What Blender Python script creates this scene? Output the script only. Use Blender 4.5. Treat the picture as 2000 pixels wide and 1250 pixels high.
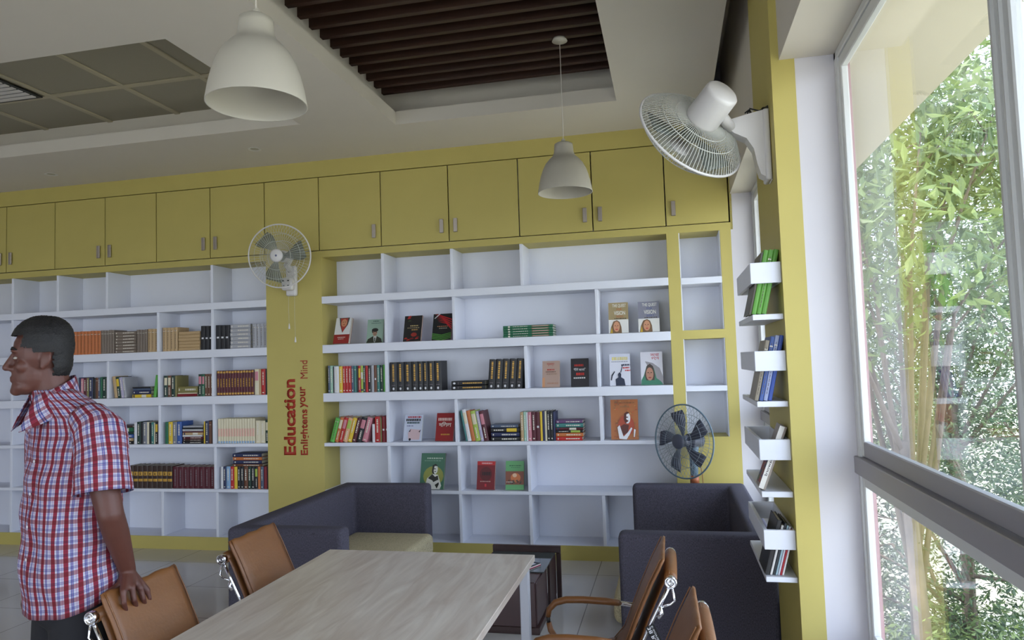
import bpy, bmesh, math, random
from mathutils import Vector, Matrix, Euler
random.seed(7)
S = bpy.context.scene
for o in list(bpy.data.objects): bpy.data.objects.remove(o)
COL = S.collection
R = math.radians

# ---------------------------------------------------------------- camera
CAMZ = 1.6; F = 1393.0
_y, _p, _r = R(-12.368), R(3.386), R(-1.847)
FW = Vector((math.sin(_y)*math.cos(_p), math.cos(_y)*math.cos(_p), math.sin(_p)))
_rt = Vector((math.cos(_y), -math.sin(_y), 0)); _up = _rt.cross(FW)
RT = _rt*math.cos(_r) + _up*math.sin(_r); UP = _up*math.cos(_r) - _rt*math.sin(_r)
CAM = Vector((0, 0, CAMZ))
cd = bpy.data.cameras.new('camera'); cam = bpy.data.objects.new('camera', cd); COL.objects.link(cam)
cd.sensor_fit = 'HORIZONTAL'; cd.sensor_width = 36; cd.lens = 36*F/2000; cd.clip_start = .05; cd.clip_end = 300
m = Matrix((RT, UP, -FW)).transposed().to_4x4(); m.translation = CAM
cam.matrix_world = m
S.camera = cam

def ray(px, py): return FW + RT*((px-1000)/F) - UP*((py-625)/F)
def onY(px, py, v): d = ray(px, py); return CAM + d*(v/d.y)
def onX(px, py, v): d = ray(px, py); return CAM + d*(v/d.x)
def onZ(px, py, v): d = ray(px, py); return CAM + d*((v-CAMZ)/d.z)
def onW(px, py, w): return CAM + ray(px, py)*w

# ---------------------------------------------------------------- world, sun, exposure
S.view_settings.view_transform = 'Standard'; S.view_settings.look = 'None'
S.view_settings.gamma = 1; S.view_settings.exposure = 0.22; S.view_settings.use_curve_mapping = False
wd = bpy.data.worlds.new('sky'); S.world = wd; wd.use_nodes = True
nt = wd.node_tree; nt.nodes.clear()
wo = nt.nodes.new('ShaderNodeOutputWorld'); bg = nt.nodes.new('ShaderNodeBackground')
tc = nt.nodes.new('ShaderNodeTexCoord'); sp = nt.nodes.new('ShaderNodeSeparateXYZ'); rmp = nt.nodes.new('ShaderNodeValToRGB')
nt.links.new(tc.outputs['Generated'], sp.inputs[0]); nt.links.new(sp.outputs['Z'], rmp.inputs[0])
rmp.color_ramp.elements[0].position = 0.0; rmp.color_ramp.elements[0].color = (.80, .89, 1, 1)
rmp.color_ramp.elements[1].position = 0.7; rmp.color_ramp.elements[1].color = (.56, .73, 1, 1)
nt.links.new(rmp.outputs[0], bg.inputs[0]); bg.inputs[1].default_value = 5.4
nt.links.new(bg.outputs[0], wo.inputs[0])
sd = bpy.data.lights.new('sun', 'SUN'); sd.energy = 7.5; sd.angle = R(2); sd.color = (1, .95, .85)
so = bpy.data.objects.new('sun', sd); COL.objects.link(so)
so.rotation_euler = Vector((.55, .25, -1.2)).to_track_quat('-Z', 'Y').to_euler()
so.location = (3, -3, 12)

def portal(name, loc, nrm, sx, sy):
    l = bpy.data.lights.new(name, 'AREA'); l.shape = 'RECTANGLE'; l.size = sx; l.size_y = sy
    l.cycles.is_portal = True
    o = bpy.data.objects.new(name, l); COL.objects.link(o); o.location = loc
    o.rotation_euler = Vector(nrm).to_track_quat('-Z', 'Y').to_euler()
portal('sky_portal_near', (.86, 1.3, 1.62), (-1, 0, 0), 3.8, 2.5)
portal('sky_portal_far', (.86, 4.75, 1.62), (-1, 0, 0), 1.9, 2.5)
portal('sky_portal_rear', (.86, -2.45, 1.62), (-1, 0, 0), 2.7, 2.5)
portal('sky_portal_behind', (-3.2, -4.12, 1.51), (0, 1, 0), 5.6, 2.76)

# ---------------------------------------------------------------- materials
def lin(c): c = c/255.; return c/12.92 if c <= .04045 else ((c+.055)/1.055)**2.4
def rgb(c): return (lin(c[0]), lin(c[1]), lin(c[2]), 1)
MATS = {}
def mat(name, c=(200, 200, 200), rough=.6, metal=0, spec=.5, noise=0, nscale=40, bump=0, bscale=200):
    if name in MATS: return MATS[name]
    m = bpy.data.materials.new(name); m.use_nodes = True; n = m.node_tree
    b = n.nodes['Principled BSDF']
    b.inputs['Base Color'].default_value = rgb(c); b.inputs['Roughness'].default_value = rough
    b.inputs['Metallic'].default_value = metal; b.inputs['Specular IOR Level'].default_value = spec
    m.diffuse_color = rgb(c)
    if noise or bump:
        t = n.nodes.new('ShaderNodeTexCoord')
    if noise:
        x = n.nodes.new('ShaderNodeTexNoise'); x.inputs['Scale'].default_value = nscale; x.inputs['Detail'].default_value = 4
        n.links.new(t.outputs['Object'], x.inputs['Vector'])
        h = n.nodes.new('ShaderNodeHueSaturation'); h.inputs['Color'].default_value = rgb(c)
        mr = n.nodes.new('ShaderNodeMapRange'); mr.inputs[1].default_value = .3; mr.inputs[2].default_value = .7
        mr.inputs[3].default_value = 1-noise; mr.inputs[4].default_value = 1+noise
        n.links.new(x.outputs['Fac'], mr.inputs[0]); n.links.new(mr.outputs[0], h.inputs['Value'])
        n.links.new(h.outputs[0], b.inputs['Base Color'])
    if bump:
        x = n.nodes.new('ShaderNodeTexNoise'); x.inputs['Scale'].default_value = bscale; x.inputs['Detail'].default_value = 3
        n.links.new(t.outputs['Object'], x.inputs['Vector'])
        bp = n.nodes.new('ShaderNodeBump'); bp.inputs['Strength'].default_value = bump; bp.inputs['Distance'].default_value = .002
        n.links.new(x.outputs['Fac'], bp.inputs['Height']); n.links.new(bp.outputs[0], b.inputs['Normal'])
    MATS[name] = m
    return m
def cmat(c, rough=.45):
    return mat('book_%02x%02x%02x' % tuple(c), c, rough)

YEL = mat('yellow_paint', (190, 175, 98), .55, noise=.03, nscale=3)
WHT = mat('white_laminate', (226, 228, 238), .42, noise=.015, nscale=2)
CEIL = mat('ceiling_paint', (212, 204, 192), .85, noise=.015, nscale=2)
WALLW = mat('white_plaster', (210, 206, 210), .75, noise=.02, nscale=3)
HANDLE = mat('brushed_steel', (178, 168, 158), .38, .8)
CHROME = mat('chrome', (235, 235, 240), .08, 1)
DKWOOD = mat('dark_wood', (58, 38, 36), .35, noise=.2, nscale=12)
ALU = mat('window_aluminium', (208, 208, 206), .45, .15)
ALUG = mat('grey_aluminium', (150, 146, 150), .4, .2)
BLK = mat('black_plastic', (22, 22, 24), .4)
PINK = mat('pink_exterior_paint', (182, 134, 136), .8)
EAVE = mat('beige_exterior_paint', (205, 196, 172), .8)
PAGE = mat('book_paper', (214, 208, 192), .8)
SHADEM = mat('lamp_shade_white', (190, 184, 170), .4)
FANW = mat('fan_white_plastic', (214, 210, 208), .35)
WIREW = mat('fan_wire_light', (196, 196, 188), .4)
GOLD = mat('gold_foil', (196, 150, 62), .4, .3)
CREAM = mat('cover_cream', (226, 220, 205), .6)

def slat_mat():
    m = mat('slat_wood', (66, 36, 24), .5); n = m.node_tree; b = n.nodes['Principled BSDF']
    t = n.nodes.new('ShaderNodeTexCoord'); mp = n.nodes.new('ShaderNodeMapping'); mp.inputs['Scale'].default_value = (1.2, 25, 25)
    x = n.nodes.new('ShaderNodeTexNoise'); x.inputs['Scale'].default_value = 2; x.inputs['Detail'].default_value = 5
    r = n.nodes.new('ShaderNodeValToRGB'); r.color_ramp.elements[0].color = rgb((34, 19, 14)); r.color_ramp.elements[1].color = rgb((66, 40, 26))
    n.links.new(t.outputs['Object'], mp.inputs[0]); n.links.new(mp.outputs[0], x.inputs['Vector']); n.links.new(x.outputs['Fac'], r.inputs[0]); n.links.new(r.outputs[0], b.inputs['Base Color'])
    return m
SLAT = slat_mat()
def table_mat():
    m = mat('table_pale_wood', (190, 178, 166), .35); n = m.node_tree; b = n.nodes['Principled BSDF']
    t = n.nodes.new('ShaderNodeTexCoord'); mp = n.nodes.new('ShaderNodeMapping'); mp.inputs['Scale'].default_value = (7, 1.1, 1)
    x = n.nodes.new('ShaderNodeTexNoise'); x.inputs['Scale'].default_value = 2.2; x.inputs['Detail'].default_value = 7; x.inputs['Distortion'].default_value = 1.1
    r = n.nodes.new('ShaderNodeValToRGB'); e = r.color_ramp.elements
    e[0].position = .33; e[0].color = rgb((188, 172, 158)); e[1].position = .72; e[1].color = rgb((218, 208, 196))
    w = n.nodes.new('ShaderNodeTexNoise'); w.inputs['Scale'].default_value = 60; mp2 = n.nodes.new('ShaderNodeMapping'); mp2.inputs['Scale'].default_value = (1, .06, 1)
    mx = n.nodes.new('ShaderNodeMixRGB'); mx.blend_type = 'MULTIPLY'; mx.inputs[0].default_value = .18
    n.links.new(t.outputs['Object'], mp.inputs[0]); n.links.new(mp.outputs[0], x.inputs['Vector']); n.links.new(x.outputs['Fac'], r.inputs[0])
    n.links.new(t.outputs['Object'], mp2.inputs[0]); n.links.new(mp2.outputs[0], w.inputs['Vector'])
    n.links.new(r.outputs[0], mx.inputs[1]); n.links.new(w.outputs['Fac'], mx.inputs[2]); n.links.new(mx.outputs[0], b.inputs['Base Color'])
    return m
TABW = table_mat()
def floor_mat():
    m = mat('floor_tile', (196, 190, 184), .12); n = m.node_tree; b = n.nodes['Principled BSDF']
    t = n.nodes.new('ShaderNodeTexCoord'); br = n.nodes.new('ShaderNodeTexBrick'); br.offset = 0; br.squash = 1
    br.inputs['Color1'].default_value = rgb((192, 186, 180)); br.inputs['Color2'].default_value = rgb((186, 180, 175)); br.inputs['Mortar'].default_value = rgb((120, 114, 110))
    br.inputs['Scale'].default_value = 1; br.inputs['Brick Width'].default_value = .6; br.inputs['Row Height'].default_value = .6; br.inputs['Mortar Size'].default_value = .003
    n.links.new(t.outputs['Object'], br.inputs['Vector']); n.links.new(br.outputs['Color'], b.inputs['Base Color'])
    return m
FLOOR = floor_mat()
def fabric(name, c):
    m = mat(name, c, .95, spec=.2); n = m.node_tree; b = n.nodes['Principled BSDF']
    t = n.nodes.new('ShaderNodeTexCoord')
    x = n.nodes.new('ShaderNodeTexNoise'); x.inputs['Scale'].default_value = 330; x.inputs['Detail'].default_value = 2
    mp = n.nodes.new('ShaderNodeMapping'); mp.inputs['Scale'].default_value = (1, 1, .35)
    r = n.nodes.new('ShaderNodeValToRGB'); r.color_ramp.elements[0].position = .3; r.color_ramp.elements[1].position = .7
    r.color_ramp.elements[0].color = rgb([v*.78 for v in c]); r.color_ramp.elements[1].color = rgb([min(255, v*1.2) for v in c])
    n.links.new(t.outputs['Object'], mp.inputs[0]); n.links.new(mp.outputs[0], x.inputs['Vector']); n.links.new(x.outputs['Fac'], r.inputs[0]); n.links.new(r.outputs[0], b.inputs['Base Color'])
    bp = n.nodes.new('ShaderNodeBump'); bp.inputs['Strength'].default_value = .3; bp.inputs['Distance'].default_value = .002
    n.links.new(x.outputs['Fac'], bp.inputs['Height']); n.links.new(bp.outputs[0], b.inputs['Normal'])
    return m
SOFA = fabric('charcoal_upholstery', (78, 75, 86))
SEATC = fabric('beige_upholstery', (178, 166, 136))
LEATH = mat('tan_leather', (124, 79, 41), .42, noise=.06, nscale=9, bump=.25, bscale=90)
def glass_mat(name, tint=(1, 1, 1, 1), base=.045):
    m = bpy.data.materials.new(name); m.use_nodes = True; n = m.node_tree; n.nodes.clear()
    o = n.nodes.new('ShaderNodeOutputMaterial'); tr = n.nodes.new('ShaderNodeBsdfTransparent'); tr.inputs[0].default_value = tint
    g = n.nodes.new('ShaderNodeBsdfGlossy'); g.inputs['Roughness'].default_value = .01
    lw = n.nodes.new('ShaderNodeLayerWeight'); lw.inputs[0].default_value = .5
    pw = n.nodes.new('ShaderNodeMath'); pw.operation = 'POWER'; pw.inputs[1].default_value = 4
    ma = n.nodes.new('ShaderNodeMath'); ma.operation = 'MULTIPLY_ADD'; ma.inputs[1].default_value = .9; ma.inputs[2].default_value = base
    mx = n.nodes.new('ShaderNodeMixShader')
    n.links.new(lw.outputs['Facing'], pw.inputs[0]); n.links.new(pw.outputs[0], ma.inputs[0]); n.links.new(ma.outputs[0], mx.inputs[0])
    n.links.new(tr.outputs[0], mx.inputs[1]); n.links.new(g.outputs[0], mx.inputs[2]); n.links.new(mx.outputs[0], o.inputs[0])
    MATS[name] = m
    return m
GLASS = glass_mat('window_glass')
def leaf_mat(name, a, b_, tr=.35):
    m = bpy.data.materials.new(name); m.use_nodes = True; n = m.node_tree; n.nodes.clear()
    o = n.nodes.new('ShaderNodeOutputMaterial'); g = n.nodes.new('ShaderNodeNewGeometry'); r = n.nodes.new('ShaderNodeValToRGB')
    r.color_ramp.elements[0].color = rgb(a); r.color_ramp.elements[1].color = rgb(b_)
    d = n.nodes.new('ShaderNodeBsdfPrincipled'); d.inputs['Roughness'].default_value = .45; t = n.nodes.new('ShaderNodeBsdfTranslucent'); mx = n.nodes.new('ShaderNodeMixShader'); mx.inputs[0].default_value = tr
    n.links.new(g.outputs['Random Per Island'], r.inputs[0]); n.links.new(r.outputs[0], d.inputs['Base Color']); n.links.new(r.outputs[0], t.inputs[0])
    n.links.new(d.outputs[0], mx.inputs[1]); n.links.new(t.outputs[0], mx.inputs[2]); n.links.new(mx.outputs[0], o.inputs[0])
    return m

# ---------------------------------------------------------------- mesh helpers
class MB:
    """collects shapes with materials; build() links ONE mesh object"""
    def __init__(s): s.bm = bmesh.new(); s.mats = []
    def mi(s, m):
        if m not in s.mats: s.mats.append(m)
        return s.mats.index(m)
    def _tag(s, geom, m, smooth=False):
        i = s.mi(m)
        for f in geom: f.material_index = i; f.smooth = smooth
    def box(s, x0, x1, y0, y1, z0, z1, m, bev=0, M=None, seg=1):
        x0, x1 = min(x0, x1), max(x0, x1); y0, y1 = min(y0, y1), max(y0, y1); z0, z1 = min(z0, z1), max(z0, z1)
        t = bmesh.new()
        bmesh.ops.create_cube(t, size=1)
        bmesh.ops.scale(t, verts=t.verts, vec=(x1-x0, y1-y0, z1-z0)); bmesh.ops.translate(t, verts=t.verts, vec=((x0+x1)/2, (y0+y1)/2, (z0+z1)/2))
        if bev: bmesh.ops.bevel(t, geom=t.edges[:], offset=bev, segments=seg, affect='EDGES', profile=.5)
        s.merge(t, m, M, smooth=bev > 0 and seg > 1)
    def merge(s, t, m=None, M=None, smooth=False):
        if M is not None: bmesh.ops.transform(t, matrix=M, verts=t.verts)
        vm = {v: s.bm.verts.new(v.co) for v in t.verts}
        for f in t.faces:
            try: nf = s.bm.faces.new([vm[v] for v in f.verts])
            except ValueError: continue
            nf.material_index = s.mi(m) if m is not None else f.material_index
            nf.smooth = smooth or f.smooth
        t.free()
    def poly(s, pts, m):
        vs = [s.bm.verts.new(p) for p in pts]
        f = s.bm.faces.new(vs); f.material_index = s.mi(m)
        return f
    def prism(s, pts, h, m, M=None, smooth=False, bev=0, seg=2):
        """pts: 2d polygon in XY, extruded h in Z"""
        t = bmesh.new(); vs = [t.verts.new((p[0], p[1], 0)) for p in pts]; f = t.faces.new(vs)
        r = bmesh.ops.extrude_face_region(t, geom=[f]); bmesh.ops.translate(t, verts=[v for v in r['geom'] if isinstance(v, bmesh.types.BMVert)], vec=(0, 0, h))
        bmesh.ops.recalc_face_normals(t, faces=t.faces)
        if bev: bmesh.ops.bevel(t, geom=[e for e in t.edges if abs(e.verts[0].co.z-e.verts[1].co.z) < 1e-6], offset=bev, segments=seg, affect='EDGES', profile=.5)
        s.merge(t, m, M, smooth)
    def tube(s, pts, r, m, n=8, closed=False, caps=True):
        pts = [Vector(p) for p in pts]; k = len(pts); rs = r if isinstance(r, (list, tuple)) else [r]*k
        rings = []; prev = None
        for i, p in enumerate(pts):
            if closed: d = pts[(i+1) % k]-pts[i-1]
            else: d = pts[min(i+1, k-1)]-pts[max(i-1, 0)]
            d.normalize()
            if prev is None:
                a = d.orthogonal().normalized()
            else:
                a = (prev-d*prev.dot(d)); a = a.normalized() if a.length > 1e-6 else d.orthogonal().normalized()
            prev = a; b = d.cross(a)
            rings.append([s.bm.verts.new(p+(a*math.cos(2*math.pi*j/n)+b*math.sin(2*math.pi*j/n))*rs[i]) for j in range(n)])
        mi = s.mi(m)
        rr = range(k) if closed else range(k-1)
        for i in rr:
            A, B = rings[i], rings[(i+1) % k]
            for j in range(n):
                f = s.bm.faces.new((A[j], A[(j+1) % n], B[(j+1) % n], B[j])); f.material_index = mi; f.smooth = True
        if caps and not closed:
            for g in (rings[0][::-1], rings[-1]):
                f = s.bm.faces.new(g); f.material_index = mi
    def lathe(s, prof, m, n=32, M=None, smooth=True):
        """prof: list of (r,z)"""
        t = bmesh.new(); rings = []
        for r, z in prof:
            rings.append([t.verts.new((0, 0, z))] if r < 1e-6 else [t.verts.new((r*math.cos(2*math.pi*j/n), r*math.sin(2*math.pi*j/n), z)) for j in range(n)])
        for A, B in zip(rings, rings[1:]):
            for j in range(n):
                if len(A) == 1 and len(B) == 1: continue
                if len(A) == 1: t.faces.new((A[0], B[(j+1) % n], B[j]))
                elif len(B) == 1: t.faces.new((A[j], A[(j+1) % n], B[0]))
                else: t.faces.new((A[j], A[(j+1) % n], B[(j+1) % n], B[j]))
        s.merge(t, m, M, smooth)
    def ell(s, c, r, m, M=None, seg=16):
        t = bmesh.new(); bmesh.ops.create_uvsphere(t, u_segments=seg, v_segments=max(8, seg//2), radius=1)
        bmesh.ops.scale(t, verts=t.verts, vec=r)
        if M is not None: bmesh.ops.transform(t, matrix=M, verts=t.verts)
        bmesh.ops.translate(t, verts=t.verts, vec=c); s.merge(t, m, None, True)
    def build(s, name, parent=None, M=None, recalc=True, label=None, cat=None, group=None, kind=None):
        if recalc: bmesh.ops.recalc_face_normals(s.bm, faces=s.bm.faces)
        me = bpy.data.meshes.new(name); s.bm.to_mesh(me); s.bm.free()
        for mm in s.mats: me.materials.append(mm)
        o = bpy.data.objects.new(name, me); COL.objects.link(o)
        if M is not None: o.matrix_basis = M
        if parent is not None: o.parent = parent
        tag(o, label, cat, group, kind)
        return o
def tag(o, label=None, cat=None, group=None, kind=None):
    if label: o['label'] = label
    if cat: o['category'] = cat
    if group: o['group'] = group
    if kind: o['kind'] = kind
    return o
def empty(name, loc, rz=0, label=None, cat=None, group=None):
    o = bpy.data.objects.new(name, None); COL.objects.link(o); o.location = loc; o.rotation_euler = (0, 0, rz); o.empty_display_size = .1
    return tag(o, label, cat, group)
def dup(root):
    r = root.copy(); COL.objects.link(r)
    for ch in list(root.children):
        c = ch.copy(); COL.objects.link(c); c.parent = r
        for g in list(ch.children):
            d = g.copy(); COL.objects.link(d); d.parent = c
    return r
def struct(mb, name): return mb.build(name, kind='structure')
_txt = {}
def text_bm(txt, bold=0):
    """flat text as a bmesh in the XY plane scaled to its bounding box 0..1 x 0..1; returns (bmesh copy, aspect)"""
    k = (txt, bold)
    if k not in _txt:
        c = bpy.data.curves.new('t', 'FONT'); c.body = txt; c.size = 1; c.offset = bold; c.resolution_u = 3
        o = bpy.data.objects.new('t', c); COL.objects.link(o)
        dg = bpy.context.evaluated_depsgraph_get(); me = bpy.data.meshes.new_from_object(o.evaluated_get(dg))
        bpy.data.objects.remove(o); bpy.data.curves.remove(c)
        xs = [v.co.x for v in me.vertices]; ys = [v.co.y for v in me.vertices]
        _txt[k] = (me, min(xs), max(xs), min(ys), max(ys))
    me, x0, x1, y0, y1 = _txt[k]
    t = bmesh.new(); t.from_mesh(me)
    bmesh.ops.translate(t, verts=t.verts, vec=(-x0, -y0, 0)); bmesh.ops.scale(t, verts=t.verts, vec=(1/(x1-x0), 1/(y1-y0), 1))
    return t

D = 5.78            # front plane of the back wall joinery
REC = .30           # depth of the shelf recesses
def wx(px, py): return onY(px, py, D).x
def wz(px, py): return onY(px, py, D).z

# ================================================================ ROOM SHELL
CZ = 3.455
XW = .515; XG = .735; XO = .788         # right wall inner face, glass, outer face
b = MB(); b.box(-8, XO, -4.2, D+.6, -.12, 0, FLOOR); struct(b, 'floor')
# plastered ceiling with two rectangular openings
H1 = (-1.985, -.295, -.6, 5.09)        # slatted recess x0,x1,y0,y1
H2 = (-6.4, -2.66, 3.37, 4.86)         # tiled recess
b = MB(); t = .105
def cslab(x0, x1, y0, y1): b.box(x0, x1, y0, y1, CZ, CZ+t, CEIL)
CX = .372                               # the false ceiling stops short of the window wall
cslab(-8, CX, 5.09, D+.02); cslab(H1[1], CX, -4.2, 5.09); cslab(-2.66, H1[0], -4.2, 5.09); cslab(H1[0], H1[1], -4.2, -.6)
cslab(-8, -2.66, 4.86, 5.09); cslab(-8, -2.66, -4.2, 3.37); cslab(-8, -6.4, 3.37, 4.86)
b.box(-8, XO, -4.2, D+.6, 4.05, 4.15, CEIL)                         # structural slab above
b.box(CX-.02, CX, -4.2, D, CZ+t, 4.05, CEIL)
struct(b, 'ceiling')
b = MB(); w = .14; DRK = mat('void_shade_dark', (40, 34, 32), .9)
for (x0, x1, y0, y1) in (H1, H2):
    zt = 3.98 if x0 == H1[0] else 3.74
    b.box(x0-w-.02, x0-w, y0-w, y1+w, CZ+t, zt, CEIL); b.box(x1+w, x1+w+.02, y0-w, y1+w, CZ+t, zt, CEIL)
    b.box(x0-w, x1+w, y0-w-.02, y0-w, CZ+t, zt, CEIL); b.box(x0-w, x1+w, y1+w, y1+w+.02, CZ+t, zt, CEIL)
b.box(H1[0]-w, H1[1]+w, H1[2]-w, H1[3]+w, 3.96, 3.98, DRK)  # dark sheet, the darkness of the void above the slats put into its colour
struct(b, 'trim_1')
# tiled metal ceiling
PERF = mat('perforated_tile', (150, 143, 124), .6, noise=.05, nscale=300)
TBAR = mat('ceiling_tee_bar', (176, 166, 140), .5)
b = MB(); b.box(H2[0]-w, H2[1]+w, H2[2]-w, H2[3]+w, 3.715, 3.73, PERF)
for yy in (3.80, 4.40): b.box(H2[0]-w, H2[1]+w, yy-.022, yy+.022, 3.703, 3.716, TBAR, .003)
for xx in (-3.19, -3.83, -4.47, -5.11, -5.75): b.box(xx-.022, xx+.022, H2[2]-w, H2[3]+w, 3.704, 3.716, TBAR, .003)
struct(b, 'ceiling')
r = empty('air_vent', (-4.77, 4.10, 3.702), label='pale square ceiling vent with a dark edge in the tiled recess', cat='vent')
b = MB(); b.box(-.27, .27, -.27, .27, -.012, -.002, BLK, .003); b.build('frame', r)
b = MB()
for k in range(9): b.box(-.245, .245, -.245+k*.055, -.205+k*.055, -.02, -.013, FANW, .002)
b.build('louvre', r)
# dark wood slats
b = MB(); y = 5.02
while y > -.6:
    b.box(H1[0]-.075, H1[1]+.10, y-.02, y+.02, 3.675, 3.80, SLAT, .002); y -= .14
for xx in (-1.7, -.6): b.box(xx-.02, xx+.02, -.7, 5.1, 3.80, 3.84, SLAT)
b.build('ceiling_slat_panel', label='dark brown wooden slats filling the recess in the white ceiling', cat='slatted ceiling')

# back wall, yellow joinery faces
zDT = 3.305; zDB = 2.645; zOP = 2.583      # door tops, door bottoms, top of the shelf openings
zb = [(2.170, 2.233), (1.732, 1.804), (1.306, 1.380), (.918, .948), (.514, .542)]    # boards under rows A..E
zBASE = .115
XCL, XCR = -3.528, -2.983                    # yellow column
XS0, XS1 = .014, .108                        # yellow stile
XN1 = .425; XEND = .508
b = MB(); bk = D+REC
b.box(-8, XO, bk+.02, bk+.25, 0, 4.1, WALLW)
b.box(XEND, XO, D, bk+.02, 0, 2.865, WALLW)                     # white end reveal
struct(b, 'wall_back')
b = MB()
b.box(-8, XEND, D, D+.03, zDT+.004, CZ, YEL); b.box(-8, XEND, D, bk, zOP, zDB-.004, YEL)
b.box(XCL, XCR, D, bk, 0, zOP, YEL)
b.box(XS0, XS1, D, bk, 0, zOP, YEL); b.box(XN1, XEND, D, bk, 0, zOP, YEL)
nzb = wz(1380, 853); nz1 = wz(1372, 661); nz2 = wz(1372, 644)
b.box(XS1, XN1, D, D+.03, 0, nzb, YEL); b.box(XS1, XN1, D+.03, bk, nzb-.03, nzb, YEL)
b.box(XS1, XN1, D, bk, nz1, nz2, YEL)
b.box(XEND, XW+.01, D-.0, bk, zOP, CZ, YEL)
b.box(-8, XCL, D-.005, bk, 0, zBASE-.0125, YEL); b.box(XCR, XS0, D-.005, bk, 0, zBASE-.0125, YEL)
b.box(-8, XCL, D-.005, D+.003, zBASE-.0124, zBASE, YEL); b.box(XCR, XS0, D-.005, D+.003, zBASE-.0124, zBASE, YEL)
struct(b, 'wall_back')
b = MB(); b.box(-8.2, -8, -4.2, D+.6, 0, 4.1, WALLW); struct(b, 'wall_left')
b = MB(); b.box(-8, -6.0, -4.4, -4.2, 0, 4.1, WALLW); b.box(-.4, XO, -4.4, -4.2, 0, 4.1, WALLW); b.box(-6.0, -.4, -4.4, -4.2, 0, .12, WALLW); b.box(-6.0, -.4, -4.4, -4.2, 2.9, 4.1, WALLW); struct(b, 'wall_front')
# right wall: sill wall, lintel, piers
PY0, PY1 = 3.20, 3.85; SILL = .38; HEAD = 2.865
b = MB()
b.box(XW, XO, -4.2, D+.3, -.1, SILL, WALLW)
b.box(XW, XO, -4.2, D+.6, HEAD, 4.1, CEIL)
b.box(.578, XO, PY0, PY1, SILL, HEAD, WALLW)
b.box(XW, XO, -1.1, -.62, SILL, HEAD, WALLW); b.box(XW, XO, -4.2, -3.8, SILL, HEAD, WALLW)
struct(b, 'wall_right')
b = MB(); b.box(.482, .578, PY0-.004, PY1, 0, 4.1, YEL); struct(b, 'wall_right')
b = MB()
for y0, y1 in ((PY0-.03, PY0-.0005), (PY1+.0005, PY1+.014)): b.box(.7775, XO+.003, y0, y1, SILL, HEAD, PINK)
struct(b, 'trim_2')
# windows
def window(name, y0, y1, stiles, xg=XG):
    f = MB(); x0, x1 = xg, xg+.042
    zt0, zt1, zt2 = 1.100, 1.170, 1.236
    f.box(x0, x1, y1-.035, y1, SILL, HEAD, ALU, .004); f.box(x0, x1, y0, y0+.035, SILL, HEAD, ALU, .004)
    f.box(x0, x1, y0, y1, HEAD-.035, HEAD, ALU, .004); f.box(x0, x1, y0, y1, SILL, SILL+.035, ALU, .004)
    f.box(x0-.014, x1+.01, y0, y1, zt0, zt1, ALUG, .003)
    f.box(x0+.02, x0+.028, y1-.045, y1-.03, zt1, HEAD, BLK)
    root = struct(f, name)
    es = [y0+.03]+stiles+[y1-.03]
    for i in range(len(es)-1):
        a, c = es[i], es[i+1]
        for (z0, z1, s, dx, mm) in ((zt1+.004, HEAD-.035, .05, .008, ALU), (SILL+.035, zt0, .045, .003, ALU)):
            g = MB(); xa, xb = x0+dx, x0+dx+.028
            g.box(xa, xb, a, a+s, z0, z1, mm, .004); g.box(xa, xb, c-s, c, z0, z1, mm, .004)
            g.box(xa, xb, a+s-.002, c-s+.002, z0, z0+s+.012, ALUG if z0 > 1 else mm, .004); g.box(xa, xb, a+s-.002, c-s+.002, z1-s, z1, mm, .004)
            # track lips
            g.box(xa-.008, xa, c-s*.45, c-s*.35, z0, z1, mm); g.box(xa-.008, xa, a+s*.35, a+s*.45, z0, z1, mm)
            sa = g.build('window_sash', root)
            p = MB(); p.box(xa+.014, xa+.020, a+s-.004, c-s+.004, z0+s+.008, z1-s+.004, GLASS); p.build('glass_pane', sa)
    return root
window('window_1', -.62, PY0, [1.74, .55])
window('window_2', PY1, D, [4.85], .672)
window('window_3', -3.8, -1.1, [-2.4])
b = MB()
for x in (-6.0, -4.6, -3.2, -1.8, -.45): b.box(x, x+.05, -4.33, -4.27, .12, 2.9, ALU, .004)
b.box(-6.0, -.4, -4.33, -4.27, .12, .18, ALU); b.box(-6.0, -.4, -4.33, -4.27, 2.84, 2.9, ALU)
w4 = struct(b, 'window_4'); b = MB(); b.box(-5.98, -.42, -4.303, -4.297, .15, 2.87, GLASS); b.build('glass_pane', w4)
# eave outside; the unseen rear one is added to keep sun off the rear window
b = MB(); b.box(XO, 1.475, -5, 9, 3.0, 3.14, EAVE, .01); b.box(-8, XO, -5.2, -4.4, 3.0, 3.14, EAVE, .01); b.build('roof_eave_and_sun_block', kind='structure')

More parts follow.
